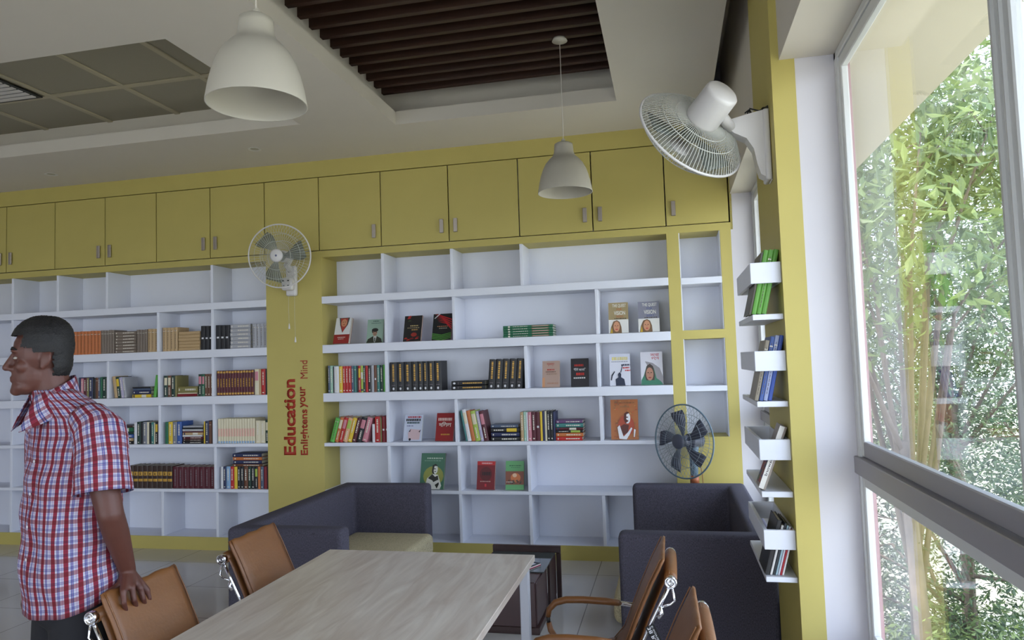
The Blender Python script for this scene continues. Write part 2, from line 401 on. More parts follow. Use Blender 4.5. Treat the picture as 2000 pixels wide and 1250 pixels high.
# ================================================================ OVERHEAD CUPBOARDS
def dx(px, py): return wx(px, py)
dl = [(-8+.02)] ; seams = [dx(107, 460), dx(205, 450), dx(305, 440), dx(410, 430), dx(516, 420), dx(622, 400), dx(743, 395), dx(875, 385), dx(1012, 375), dx(1155, 365), dx(1297, 355), XEND-.006]
pitch = seams[1]-seams[0]
seams = [seams[0]-2*pitch, seams[0]-pitch] + seams
CAR = mat('cupboard_inner_white', (215, 214, 210), .6)
hz = {2: (192, 'r'), 3: (212, 'l'), 4: (396, 'r'), 5: (419, 'l'), 7: (730, 'r'), 8: (861, 'r'), 9: (889, 'l'), 10: (1140, 'r'), 11: (1170, 'l'), 12: (1313, 'l'), 0: (0, 'r'), 1: (0, 'l')}
cups = [(0, 1, 'yellow overhead cupboard at the far left behind the man, two plain doors'), (2, 3, 'yellow overhead cupboard with paired handles, second pair counted from the left edge'),
        (4, 5, 'yellow overhead cupboard whose right door is partly behind the wall fan on the column'), (6, 6, 'handleless yellow door panel above the lettered column, behind the wall fan'),
        (7, 7, 'single-door yellow overhead cupboard just right of the lettered column'), (8, 9, 'yellow overhead cupboard with paired handles, two doors left of the farther pendant'),
        (10, 11, 'yellow overhead cupboard behind the farther pendant lamp, handles side by side'), (12, 12, 'yellow overhead cupboard at the right end, partly behind the near wall fan')]
for a, c, lab in cups:
    x0, x1 = seams[a], seams[c+1]
    r = empty('overhead_cupboard', ((x0+x1)/2, D, zDB), label=lab, cat='cupboard', group='yellow overhead cupboards'); cx = (x0+x1)/2
    q = MB(); x0i, x1i = x0-cx+.004, x1-cx-.004; zh = zDT-zDB
    q.box(x0i, x1i, .03, REC, .005, .02, CAR); q.box(x0i, x1i, .03, REC, zh-.02, zh-.005, CAR); q.box(x0i, x0i+.015, .03, REC, .02, zh-.02, CAR); q.box(x1i-.015, x1i, .03, REC, .02, zh-.02, CAR); q.box(x0i, x1i, REC-.01, REC, .02, zh-.02, CAR)
    q.build('carcass', r)
    for k in range(a, c+1):
        s0, s1 = seams[k]-cx, seams[k+1]-cx
        q = MB(); q.box(s0+.0045, s1-.0045, 0, .02, .003, zh-.003, YEL, .002); dr = q.build('door', r)
        if k in hz:
            side = hz[k][1]; hx = (s1-.062) if side == 'r' else (s0+.062)
            q = MB(); q.box(hx-.017, hx+.017, -.022, -.008, .075, .195, HANDLE, .003)
            q.box(hx-.006, hx+.006, -.009, .0, .09, .105, HANDLE); q.box(hx-.006, hx+.006, -.009, .0, .165, .18, HANDLE)
            q.build('handle', dr, label='steel plate handle')

# ================================================================ BOOKCASES
tops = [zOP]+[z[0] for z in zb]          # underside of the board above each row
bots = [z[1] for z in zb]+[zBASE]
def bookcase(name, x0, x1, divs, label):
    r = empty(name, ((x0+x1)/2, D, 0), label=label, cat='bookcase', group='built-in white bookcases'); cx = (x0+x1)/2
    q = MB(); q.box(x0-cx+.001, x1-cx-.001, REC-.002, REC+.015, zBASE, zOP, WHT); q.build('back_panel', r)
    for (z0, z1) in zb:
        q = MB(); q.box(x0-cx+.0005, x1-cx-.0005, -.006 if z1-z0 > .05 else .0, REC-.003, z0, z1, WHT, .002); q.build('shelf', r)
    q = MB(); q.box(x0-cx+.0005, x1-cx-.0005, .0035, REC-.003, zBASE-.012, zBASE, WHT); q.build('shelf', r)
    for row, xs in enumerate(divs):
        for x in xs:
            q = MB(); q.box(x-cx-.013, x-cx+.013, .004, REC-.003, bots[row]+.0005, tops[row]-.0005, WHT, .0015); q.build('divider', r)
    return r
LD = [[dx(112, 560), dx(208, 550), dx(413, 545), -6.3], [dx(112, 640), dx(308, 650), dx(414, 640), -6.3], [dx(112, 740), dx(210, 740), dx(310, 740), dx(415, 735), -6.3],
      [dx(205, 820), dx(311, 825), dx(417, 825), -6.3], [dx(120, 910), dx(420, 910), -6.3], [dx(205, 1000), dx(317, 1000), dx(424, 1000), -6.3]]
RD = [[dx(747, 540), dx(882, 530), dx(1018, 515)], [dx(753, 630), dx(886, 620), dx(1166, 610)], [dx(754, 725), dx(1027, 715), dx(1168, 710)],
      [dx(757, 820), dx(891, 820), dx(1174, 815)], [dx(760, 910), dx(897, 910), dx(1033, 910)], [dx(765, 1010), dx(900, 1010), dx(1037, 1010), dx(1180, 1010)]]
bookcase('bookcase', -7.2, XCL, LD, 'white built-in bookcase left of the yellow lettered column, mostly full of books')
bookcase('bookcase', XCR, XS0, RD, 'wide white built-in bookcase between the lettered column and the narrow yellow post')
r = empty('corner_niche_shelf', ((XS1+XN1)/2, D, 0), label='narrow empty white niche shelves right of the yellow post, in the corner', cat='shelf'); cx = (XS1+XN1)/2
q = MB(); q.box(XS1-cx+.001, XN1-cx-.001, REC-.002, REC+.015, nzb, nz1-.001, WHT); q.box(XS1-cx+.001, XN1-cx-.001, REC-.002, REC+.015, nz2+.001, zOP, WHT); q.build('back_panel', r)
for za, zc in ((zb[0][0], zb[0][1]-.012), (zb[2][0]+.02, zb[2][1]-.012)):
    q = MB(); q.box(XS1-cx+.001, XN1-cx+.0, .0, REC-.003, za, zc, WHT, .002); q.build('shelf', r)
q = MB()
for xx in (XS1-cx+.0005, XN1-cx-.0075):
    q.box(xx, xx+.007, .006, REC-.003, nzb, nz1-.001, WHT); q.box(xx, xx+.007, .006, REC-.003, nz2+.001, zOP-.001, WHT)
q.build('side_lining', r)

# lettering on the column
RED = mat('red_vinyl', (158, 42, 18), .5)
def lettering(name, txt, x0, x1, z0, z1, bold, label, dep=.004):
    # reads upward: text x -> world z, text y -> world -x
    M = Matrix(((0, -(x1-x0), 0, x1), (0, 0, 1, D-dep), (z1-z0, 0, 0, z0), (0, 0, 0, 1)))
    t_ = text_bm(txt, bold)
    ext = bmesh.ops.extrude_face_region(t_, geom=t_.faces[:]); bmesh.ops.translate(t_, verts=[g for g in ext['geom'] if isinstance(g, bmesh.types.BMVert)], vec=(0, 0, dep))
    q = MB(); q.merge(t_, RED, M); q.build(name, label=label, cat='lettering')
e0 = onY(558, 889, D); e1 = onY(578, 740, D)
lettering('wall_lettering', 'Education', -3.368, -3.252, .845, 1.513, .03, 'large red word Education reading upward on the yellow column')
lettering('wall_lettering', 'Enlightens', -3.206, -3.118, .845, 1.245, .02, 'small red word Enlightens, lowest of the second line on the column')
lettering('wall_lettering', 'your', -3.206, -3.132, 1.26, 1.445, .02, 'small red word your in the second line on the column')
lettering('wall_lettering', 'Mind', -3.200, -3.132, 1.515, 1.675, 0, 'small red word Mind at the top of the second line on the column')

# ================================================================ BOOKS
ORD = ['first', 'second', 'third', 'fourth', 'fifth', 'sixth', 'seventh', 'eighth', 'ninth', 'tenth', 'eleventh', 'twelfth', 'thirteenth', 'fourteenth', 'fifteenth', 'sixteenth', 'seventeenth', 'eighteenth', 'nineteenth', 'twentieth', 'twenty-first']
C = dict(orange=(196, 112, 58), greybrown=(128, 114, 102), tan=(190, 160, 118), black=(26, 26, 30), silver=(172, 172, 178), navy=(38, 46, 84), blue=(58, 92, 160), green=(34, 104, 72), brightgreen=(96, 178, 76),
         darkgreen=(26, 58, 46), teal=(62, 128, 122), mint=(160, 196, 176), white=(222, 222, 226), yellow=(226, 190, 52), red=(186, 36, 34), darkred=(128, 24, 36), maroon=(86, 22, 36), pink=(206, 132, 144), brown=(108, 66, 44),
         darkbrown=(58, 38, 30), grey=(128, 130, 140), slate=(78, 92, 116), cream=(222, 212, 182), purple=(104, 66, 112), lilac=(178, 170, 196), olive=(132, 124, 74), lightblue=(136, 170, 206), lime=(168, 190, 80), peach=(222, 170, 128))
NAMES = dict(greybrown='grey-brown', brightgreen='bright green', darkgreen='dark green', darkred='dark red', darkbrown='dark brown', lightblue='light blue')
def cname(c): return NAMES.get(c, c)
def book_bm(t, h, d, col, style, seed=0, paper=PAGE, flatdir=False):
    """a closed book standing on z=0, spine towards -Y at y=0, centred in x; rounded spine, boards and a page block"""
    q = MB(); rnd = random.Random(seed); cm = cmat(C[col] if isinstance(col, str) else col)
    bt = min(.003, t*.15); k = 4; sag = min(t*.18, .006)
    outer = [(-t/2, d), (-t/2, sag)]+[(-t/2*math.cos(math.pi*i/k), sag-sag*math.sin(math.pi*i/k)) for i in range(1, k)]+[(t/2, sag), (t/2, d)]
    inner = [(t/2-bt, d), (t/2-bt, sag+bt), (-t/2+bt, sag+bt), (-t/2+bt, d)]
    q.prism(outer+inner, h, cm)
    q.box(-t/2+bt, t/2-bt, sag+bt, d-.004, .003, h-.003, paper)
    def band(z0, z1, m, f=.84, x0=None, x1=None):
        if x0 is None: x0, x1 = -t/2*f, t/2*f
        # follows the rounded spine
        def yy(x): return sag-sag*math.sqrt(max(0, 1-(2*x/t)**2))-.0004
        n = 4; xs = [x0+(x1-x0)*i/n for i in range(n+1)]
        for a, c in zip(xs, xs[1:]): q.poly([(a, yy(a), z0), (c, yy(c), z0), (c, yy(c), z1), (a, yy(a), z1)], m)
    def title(z0, z1, m, wf=.28, xo=0):
        z = z0
        while z < z1:
            l = rnd.uniform(.006, .016)
            band(z, min(z+l, z1), m, x0=-t*wf/2+xo*t, x1=t*wf/2+xo*t); z += l+rnd.uniform(.0025, .006)
    if style == 'title': title(h*.38, h*.9, CREAM); band(h*.06, h*.10, CREAM, .4)
    elif style == 'gold': band(h*.04, h*.11, GOLD); band(h*.90, h*.97, GOLD); title(h*.34, h*.68, GOLD, .4)
    elif style == 'bands': band(h*.30, h*.42, GOLD, .9); band(h*.56, h*.74, GOLD, .9); title(h*.6, h*.7, mat('spine_dark_ink', (40, 24, 20)), .2)
    elif style == 'grey': title(h*.12, h*.88, mat('spine_silver_ink', (120, 108, 112)), .22)
    elif style == 'dot':
        title(h*.34, h*.92, GOLD, .26)
        m = mat('spine_white_ink', (225, 225, 228)); r_ = min(t*.24, .0085)
        q.poly([(r_*math.cos(2*math.pi*i/10), -.0007, h*.09+r_*1.3*math.sin(2*math.pi*i/10)) for i in range(10)], m); band(h*.20, h*.215, mat('spine_silver_ink', (120, 108, 112)), .5)
    elif style == 'gstack': band(h*.58, h*.92, cmat((150, 104, 84)), .5); band(h*.6, h*.9, CREAM, .12); title(h*.2, h*.5, CREAM, .2); band(h*.10, h*.14, CREAM, .6)
    elif style == 'dotmid': band(h*.45, h*.52, mat('spine_white_ink', (225, 225, 228)), .5)
    elif style == 'stripe': band(h*.5, h*.75, CREAM, .85); band(h*.05, h*.12, cmat(C['navy']), .85)
    elif style == 'pastel': band(h*.28, h*.6, cmat((226, 178, 160)), 1); band(0.001, h*.09, cmat(C['lightblue']), 1)
    elif style == 'lines': title(h*.1, h*.9, cmat((88, 74, 60)), .14); band(h*.84, h*.86, CREAM, .7)
    elif style == 'two': band(h*.55, h*.9, cmat(rnd.choice([C['cream'], C['lime'], C['pink'], C['yellow']])), .75); title(h*.1, h*.45, CREAM, .25)
    return q
HOW = {'title': '', 'gold': 'with gold bands', 'bands': 'with two gold bands', 'grey': 'with a faint grey title', 'dot': 'with a white dot', 'dotmid': 'with a pale mark', 'stripe': '', 'pastel': 'with a pink band', 'lines': '', 'two': '', 'plain': '', 'gstack': ''}
DEP = .17
def row_standing(place, side, x0, x1, z, items, h, back=.028, lean=0, group=None, start=0):
    """spine-out books filling x0..x1. items: (colour, rel. thickness, rel. height, style)"""
    W = x1-x0; tot = sum(i[1] for i in items); x = x0; n = len(items)
    for k, it in enumerate(items):
        c, rw, rh, st = it[:4]; w = W*rw/tot; hh = h*rh
        if lean:
            a = abs(lean); t = max(.006, w*math.cos(a)-.0012)
        else: t = w-.0012
        q = book_bm(t, hh, DEP, c, st, seed=hash((round(x, 3), c)) % 9999)
        xc = x+w/2
        if lean:
            # pivot at the lower corner on the leaning side
            M = Matrix.Translation((x+(w if lean > 0 else 0), D+back, z+.0006)) @ Matrix.Rotation(lean, 4, 'Y') @ Matrix.Translation((-t/2 if lean > 0 else t/2, 0, 0))
        else: M = Matrix.Translation((xc, D+back, z+.0006))
        o = ORD[k+start] if k+start < len(ORD) else 'last'
        how = HOW[st]; lab = ('%s %s book %s, %s from left %s' % (cname(c), 'leaning' if lean else 'upright', how, o, place)).replace(' ,', ',').replace('  ', ' ')
        q.build('book', M=M, label=lab, cat='book', group=group)
        x += w
def stack(place, x0, x1, z, layers, total, back=.03, group=None, d=DEP):
    """books lying flat with the spine towards the room; layers bottom to top: (colour, rel. thickness, rel. length, style)"""
    tot = sum(l[1] for l in layers); zz = z; L = x1-x0; n = len(layers)
    for k, l in enumerate(layers):
        c, rt, rl, st = l; t = total*rt/tot-.0008; ln = L*rl
        q = book_bm(t, ln, d, c, st, seed=k*7+int(x0*100))
        M = Matrix.Translation((x0+(L-ln)*((k*37 % 10)/20.)+0, D+back+(k % 3)*.003, zz+t/2+.0006)) @ Matrix.Rotation(R(90), 4, 'Y')
        pos = 'bottom of' if k == 0 else ('top of' if k == n-1 else ORD[k]+' up in')
        q.build('book', M=M, label='%s flat book, %s the pile %s' % (cname(c), pos, place), cat='book', group=group)
        zz += total*rt/tot
def X(px, py): return wx(px, py)
zr = bots[1:]        # z of the surface each row's books stand on
I = lambda s, st='title', rw=1, rh=1: [(c, rw, rh, st) for c in s.split()]
def rep(c, n, st): return [(c, 1, 1-.006*(k % 3), st) for k in range(n)]

# ---- left bookcase, row B (grey and tan sets)
L = 'left bookcase'
g = 'sets on the second shelf of the left bookcase'
row_standing('on upper shelf beside the head', L, X(131, 670), X(191.5, 670), zr[0], rep('orange', 9, 'lines'), .225, group='orange-brown set on the upper left shelf')
row_standing('just right of the orange set', L, X(192, 670), X(218, 670), zr[0], rep('greybrown', 5, 'lines'), .225, group='grey-brown books on the upper left shelf')
stack('right of the orange set', X(219.5, 670), X(261, 670), zr[0], [('greybrown', 1, 1-.01*(k % 2), 'title') for k in range(7)], .205, group='grey-brown lying pile')
row_standing('right of the grey-brown pile', L, X(262, 670), X(283, 670), zr[0], rep('greybrown', 4, 'lines'), .215, group='grey-brown books on the upper left shelf')
row_standing('right of the grey-brown uprights', L, X(284, 670), X(304.5, 670), zr[0], rep('tan', 3, 'lines'), .218, group='tan books on the upper left shelf')
row_standing('in the upper bay with tan pile', L, X(313, 665), X(342, 665), zr[0], rep('tan', 4, 'lines'), .222, group='tan books on the upper left shelf')
stack('beside upright tan books', X(344, 665), X(386, 665), zr[0], [('tan', 1, 1-.01*(k % 2), 'plain') for k in range(6)], .178, group='tan lying pile')
row_standing('right of the tan pile', L, X(388, 660), X(411.5, 660), zr[0], rep('black', 3, 'dotmid'), .222, group='black books on the upper left shelf')
row_standing('left of the silver pile', L, X(417.5, 660), X(444, 660), zr[0], rep('black', 3, 'dotmid'), .222, group='black books on the upper left shelf')
stack('beside the column', X(445.5, 660), X(485, 660), zr[0], [('silver', 1, 1, 'title') for k in range(6)], .222, group='silver lying pile')
row_standing('of the pale ones by the column', L, X(489, 660), X(518, 660), zr[0], rep('silver', 4, 'lines'), .218, group='silver books by the column')
# ---- left row C
row_standing('just right of the collar', L, X(141, 750), X(207.5, 750), zr[1], [('grey', 1.4, 1, 'title'), ('navy', .6, 1.03, 'plain'), ('pink', .9, .98, 'title'), ('maroon', 1.1, 1, 'title'), ('olive', .7, 1, 'title'), ('navy', 1.3, .99, 'title'), ('black', .9, .97, 'plain'), ('brown', .9, 1, 'lines'), ('slate', .7, 1, 'title'), ('green', .7, 1.02, 'plain'), ('darkgreen', 1.3, 1, 'title'), ('maroon', .8, 1.01, 'plain')], .20)
row_standing('in the bay with the green book', L, X(219, 750), X(243, 750), zr[1], [('tan', 1, 1.03, 'plain'), ('darkgreen', 1.1, 1, 'two'), ('lilac', .9, .98, 'title'), ('silver', .8, .97, 'title')], .20, lean=R(-8))
stack('left of the leaning green book', X(254, 750), X(290, 750), zr[1], [('yellow', 1.2, 1, 'stripe'), ('navy', 1.5, .97, 'title'), ('slate', .8, .95, 'plain'), ('black', .5, .97, 'plain')], .100)
row_standing('beside the flat yellow book', L, X(294, 750), X(300, 750), zr[1], [('brightgreen', 1, 1, 'plain')], .205, lean=R(8))
row_standing('left of the olive pile', L, X(315.5, 750), X(341, 750), zr[1], [('darkgreen', 1, 1, 'two'), ('brown', .9, 1, 'two'), ('darkgreen', 1, .99, 'title'), ('olive', .5, .98, 'plain')], .198)
stack('between upright dark green books', X(342, 750), X(381, 750), zr[1], [('darkred', .6, .97, 'plain'), ('cream', .25, .95, 'plain'), ('olive', 1.4, 1, 'title')], .092)
row_standing('right of the olive pile', L, X(383, 750), X(412, 750), zr[1], [('darkgreen', 1.1, 1.01, 'two'), ('green', .9, 1, 'two'), ('brown', .9, 1, 'title'), ('brown', .9, 1.01, 'title'), ('brown', .8, 1, 'title')], .200)
row_standing('of the gilt set by the column', L, X(419.5, 745), X(492, 745), zr[1], rep('maroon', 13, 'gold'), .228, group='maroon and gold encyclopedia set')
row_standing('right of the gilt set', L, X(493, 745), X(519.5, 745), zr[1], [('cream', 1.5, 1.02, 'two'), ('tan', .7, 1, 'plain'), ('red', 1.4, 1.01, 'title'), ('black', .8, 1, 'plain')], .228)
# ---- left row D
stack('behind the sleeve', X(222, 840), X(255, 840), zr[2], [('black', 1, 1, 'title'), ('tan', 1, .96, 'title'), ('blue', 1.2, 1, 'title'), ('darkgreen', .8, 1, 'plain'), ('green', 1.3, .98, 'stripe'), ('darkbrown', .8, .9, 'plain')], .175)
row_standing('right of the green-topped pile', L, X(257, 840), X(307.5, 840), zr[2], [('white', 1, 1, 'plain'), ('darkgreen', 1.3, 1.03, 'title'), ('black', .8, 1, 'plain'), ('grey', 1.4, 1.02, 'title'), ('cream', .8, 1.01, 'title'), ('black', .7, .99, 'plain'), ('teal', 1, 1, 'title'), ('cream', .4, .98, 'plain'), ('black', 1, 1.01, 'two'), ('maroon', .6, 1, 'plain')], .200)
row_standing('left of the striped pile', L, X(318, 840), X(350, 840), zr[2], [('green', .9, 1, 'plain'), ('yellow', 1.2, 1, 'title'), ('grey', 1.2, 1, 'title'), ('blue', 1.3, 1.01, 'title')], .200)
stack('left of the yellow-spined book', X(352, 840), X(392, 840), zr[2], [('black', 1, 1, 'title'), ('darkbrown', .8, .97, 'title'), ('maroon', 1, .98, 'title'), ('white', .7, .95, 'title'), ('tan', 1, .99, 'stripe'), ('maroon', .5, 1, 'plain'), ('silver', .9, 1, 'title'), ('black', .6, .99, 'plain'), ('silver', .7, .96, 'plain')], .162)
row_standing('right of the striped pile', L, X(394, 840), X(414.5, 840), zr[2], [('yellow', .4, 1, 'plain'), ('navy', 1.3, 1.02, 'title'), ('brown', 1, 1, 'lines'), ('black', .9, 1.03, 'plain')], .200)
row_standing('of the cream and pink set', L, X(421.5, 840), X(494, 840), zr[2], rep('cream', 14, 'pastel'), .222, group='cream pink and blue set by the column')
row_standing('right of the cream-pink set', L, X(495, 840), X(521.5, 840), zr[2], [('cream', 1.2, .98, 'title'), ('cream', 1.2, .97, 'title'), ('darkgreen', .9, 1, 'two')], .205)
# ---- left row E
row_standing('of the gold-banded set', L, X(246, 930), X(332, 930), zr[3], rep('darkbrown', 9, 'bands'), .205, group='dark brown set with two gold bands')
row_standing('of the plain maroon set', L, X(333, 930), X(416, 930), zr[3], rep('maroon', 8, 'grey'), .195, group='plain maroon set on the fifth shelf')
row_standing('under the four flat books', L, X(427, 935), X(523, 935), zr[3], [('white', .7, 1, 'title'), ('navy', .8, 1, 'title'), ('lightblue', 1.2, 1, 'title'), ('red', 1, 1, 'title'), ('yellow', .9, .99, 'plain'), ('black', .9, 1, 'title'), ('black', .9, 1, 'title'), ('brown', 1.1, 1, 'title'), ('darkgreen', .9, 1, 'title'), ('black', 1, 1, 'title'), ('black', .8, 1, 'two'), ('orange', .7, 1, 'plain'), ('slate', .9, 1, 'title'), ('darkred', .9, 1, 'plain'), ('black', .7, 1, 'plain')], .197)
stack('atop the upright row by the column', X(450, 900), X(508, 900), zr[3]+.198, [('brown', .7, 1, 'title'), ('navy', 1, .96, 'title'), ('orange', .9, .98, 'title'), ('navy', 1, .97, 'title')], .115)

# ---- right bookcase
row_standing('in bay below two portrait books', L, X(637.5, 740), X(751, 740), zr[1], [('slate', .7, 1.04, 'title'), ('mint', 1.1, 1.03, 'title'), ('black', .3, 1, 'plain'), ('white', 1.8, 1, 'title'), ('yellow', 1.3, 1, 'title'), ('red', 1, 1, 'title'), ('red', 1, 1, 'title'), ('red', 1.1, 1, 'title'), ('slate', .8, 1, 'title'), ('teal', 1, 1, 'lines'), ('black', .6, .99, 'plain'), ('red', .9, 1, 'two'), ('lime', .8, 1, 'stripe'), ('darkgreen', .8, 1, 'title'), ('red', .9, .99, 'plain'), ('black', 1.1, 1, 'title'), ('silver', 1, 1, 'plain'), ('brown', 1, 1, 'dotmid'), ('teal', 1, 1, 'title'), ('darkgreen', 1.2, 1, 'title'), ('brightgreen', .9, 1.01, 'plain')], .232)
row_standing('in set left of flat pair', L, X(759, 735), X(860, 735), zr[1], [('black', w_, 1, 'dot') for w_ in (1.2, 1.2, 1.3, 1.1, .85, .85, 1.1, 1.2)], .252, group='black encyclopedia volumes with gold titles')
stack('between the black upright volumes', X(879, 750), X(945, 750), zr[1], [('black', 1, 1, 'dot'), ('black', 1, .99, 'dot')], .075, group='black encyclopedia volumes with gold titles')
row_standing('of the slanting black volumes', L, X(950, 735), X(1018, 735), zr[1], [('black', 1, 1, 'dot')]*5, .247, lean=R(5), group='black encyclopedia volumes with gold titles')
stack('alone on the second shelf', X(981, 650), X(1079, 650), zr[0], [('green', 1, 1-.006*(k % 2), 'gstack') for k in range(5)], .100, group='green books piled flat')
# row D
row_standing('in the bay left of the facing pair', L, X(640, 850), X(713, 850), zr[2], [('brightgreen', 1.1, 1, 'lines'), ('orange', .9, 1.03, 'two'), ('red', 1, 1.02, 'two'), ('peach', 1.1, 1, 'two'), ('yellow', 1, 1, 'title'), ('maroon', 1, .98, 'title'), ('black', 1.3, 1, 'two'), ('pink', 1.2, 1, 'title')], .215, lean=R(16))
row_standing('after the slanting bright ones', L, X(724, 845), X(755.5, 845), zr[2], [('white', .9, .72, 'plain'), ('red', 1.8, 1.02, 'title'), ('olive', .5, 1, 'plain'), ('darkred', 1.2, 1.02, 'dotmid'), ('darkred', .9, 1.03, 'dotmid')], .215)
row_standing('of those slanting beside the black pile', L, X(908, 845), X(953, 845), zr[2], [('teal', .4, 1, 'plain'), ('white', 1, 1.03, 'two'), ('orange', 1, .99, 'plain'), ('lime', 1.3, .98, 'two'), ('lilac', .8, .97, 'title'), ('maroon', 1.2, .97, 'two')], .26, lean=R(-10))
stack('right of the slanting children\'s books', X(957, 845), X(1013, 845), zr[2], [('black', 1, 1, 'title'), ('navy', 1, .99, 'title'), ('black', 1.1, 1, 'two'), ('slate', .7, .96, 'title')], .135)
row_standing('in row right of dark pile', L, X(1015, 840), X(1083.5, 840), zr[2], [('tan', 1, 1, 'title'), ('mint', .8, 1.01, 'title'), ('white', .5, .99, 'plain'), ('pink', 1.1, 1, 'title'), ('maroon', 1.3, 1, 'title'), ('maroon', 1.3, 1, 'dotmid'), ('yellow', .7, 1.01, 'plain'), ('navy', .7, 1.02, 'plain'), ('cream', .6, 1.02, 'plain'), ('black', 1, 1.02, 'title'), ('black', .9, 1.03, 'title'), ('navy', .6, 1, 'plain')], .236)
stack('nearest the large orange book', X(1084.5, 840), X(1138, 840), zr[2], [('red', 1.1, .96, 'title'), ('orange', 1.1, 1, 'title'), ('black', .8, .98, 'two'), ('maroon', .7, 1, 'stripe'), ('teal', 1.2, 1, 'title'), ('purple', .9, .98, 'title')], .165)

# ---- face-out books
def face_book(label, px0, px1, ptop, pbot, row, col, draw, tilt=14, yaw=0, t=.018, side=None, spine=None):
    z0 = zr[row]; y0 = D+.045
    a = R(tilt)
    pc = (px0+px1)/2
    xl = onY(px0, pbot-4, y0).x; xr = onY(px1, pbot-4, y0).x
    w = (xr-xl)*.94; ztop = onY(pc, ptop, y0+.05).z; h = (ztop-z0)/math.cos(a)
    M = Matrix.Translation(((xl+xr)/2, y0, z0+.0008+t*math.sin(a))) @ Matrix.Rotation(R(yaw), 4, 'Z') @ Matrix.Rotation(-a, 4, 'X')
    q = MB(); cm = cmat(col)
    bt = .0022
    q.box(-w/2, w/2, 0, bt, 0, h, cm, .0006); q.box(-w/2, w/2, t-bt, t, 0, h, cm, .0006); q.box(-w/2, -w/2+bt, bt, t-bt, 0, h, cmat(spine) if spine else cm)
    L_ = [0]
    def P(pts, c, lay=None):
        L_[0] += 1; y = -.0002-.00012*L_[0]
        q.poly([(w*(u-.5), y, h*v) for u, v in pts], cmat(c, .4))
    def E_(u, v, ru, rv, c, n=16, a0=0, a1=2*math.pi): P([(u+ru*math.cos(a0+(a1-a0)*i/n), v+rv*math.sin(a0+(a1-a0)*i/n)) for i in range(n)], c)
    def RC(u0, v0, u1, v1, c): P([(u0, v0), (u1, v0), (u1, v1), (u0, v1)], c)
    def T(txt, u0, v0, u1, v1, c, bold=.01):
        L_[0] += 1; y = -.0002-.00012*L_[0]
        tb = text_bm(txt, bold); q.merge(tb, cmat(c, .4), Matrix(((w*(u1-u0), 0, 0, w*(u0-.5)), (0, 0, -1, y), (0, h*(v1-v0), 0, h*v0), (0, 0, 0, 1))))
    def LN(u0, v0, u1, hh, c, seed=1):
        rr = random.Random(seed); u = u0
        while u < u1-.02:
            l = rr.uniform(.04, .1); RC(u, v0, min(u+l, u1), v0+hh, c); u += l+.025
    class K: pass
    k = K(); k.P, k.E, k.RC, k.T, k.LN = P, E_, RC, T, LN
    draw(k)
    # low tilt keeps the lower edge on the shelf
    o = q.build('book', M=M, label=label, cat='book')
    q = MB(); q.box(-w/2+bt, w/2-.002, bt+.0003, t-bt-.0003, .002, h-.002, PAGE); q.build('page_block', o)
    # wooden-free wire rest behind
    return o
SK = (150, 104, 84); SKL = (206, 160, 130)
def d1(k):
    k.RC(0, .35, 1, 1, (222, 222, 220)); k.RC(0, 0, 1, .35, (150, 46, 42)); k.P([(.2, 1), (.88, 1), (.8, .72), (.5, .42), (.3, .72)], (74, 78, 66)); k.P([(.3, .98), (.78, .98), (.74, .72), (.52, .42), (.36, .7)], (168, 62, 54)); k.E(.55, .80, .19, .15, (204, 140, 104)); k.E(.48, .83, .03, .012, (60, 30, 28)); k.E(.62, .83, .03, .012, (60, 30, 28)); k.E(.55, .73, .07, .012, (130, 50, 44)); k.LN(.25, .22, .75, .035, (220, 190, 180)); k.LN(.3, .16, .7, .025, (220, 190, 180), 2)
def d2(k):
    k.LN(.35, .9, .75, .04, (66, 90, 84)); k.LN(.25, .82, .85, .025, (66, 90, 84), 3)
    k.P([(0, 0), (.98, 0), (.9, .17), (.62, .28), (.4, .28), (.1, .16)], (52, 54, 42)); k.P([(.42, .27), (.62, .27), (.54, .02), (.48, .02)], (210, 214, 206)); k.P([(.48, .22), (.55, .22), (.54, .04), (.49, .04)], (30, 34, 34))
    k.E(.5, .42, .14, .14, (176, 140, 116)); k.E(.5, .54, .2, .08, (30, 28, 28)); k.P([(.3, .5), (.36, .52), (.38, .42), (.33, .42)], (30, 28, 28)); k.RC(.38, .43, .48, .455, (26, 24, 24)); k.RC(.53, .43, .63, .455, (26, 24, 24)); k.RC(.43, .35, .6, .37, (26, 24, 24))
def d3(k):
    k.RC(0, 0, 1, 1, (34, 32, 32)); rr = random.Random(4)
    for i in range(10): u = rr.random()*.8; v = rr.choice([rr.uniform(0, .2), rr.uniform(.75, .95)]); k.P([(u, v), (u+.2, v+.02), (u+.13, v+.07), (u+.02, v+.05)], rr.choice([(176, 44, 36), (120, 34, 30), (60, 70, 44)]))
    k.LN(.35, .58, .8, .04, (190, 170, 120)); k.LN(.2, .5, .9, .035, (150, 140, 110), 4); k.LN(.45, .42, .8, .04, (190, 150, 90), 6); k.E(.6, .25, .17, .08, (150, 48, 38))
def d4(k):
    k.RC(0, 0, 1, 1, (28, 30, 30))
    for i in range(5): k.P([(0.05+.05*i, .99-.07*i), (.35+.1*i, .96-.08*i), (1, .78-.09*i), (1, .74-.09*i), (.3+.1*i, .93-.08*i)], (186, 34, 40))
    k.P([(.05, .83), (.3, 1), (.38, 1), (.1, .82)], (220, 220, 220))
    for i in range(4): k.P([(0, .27-.06*i), (.5, .2-.06*i), (1, .28-.06*i), (1, .25-.06*i), (.5, .16-.06*i), (0, .23-.06*i)], (74, 128, 54))
    k.LN(.25, .5, .8, .03, (190, 130, 90)); k.LN(.35, .43, .8, .025, (180, 170, 150), 5)
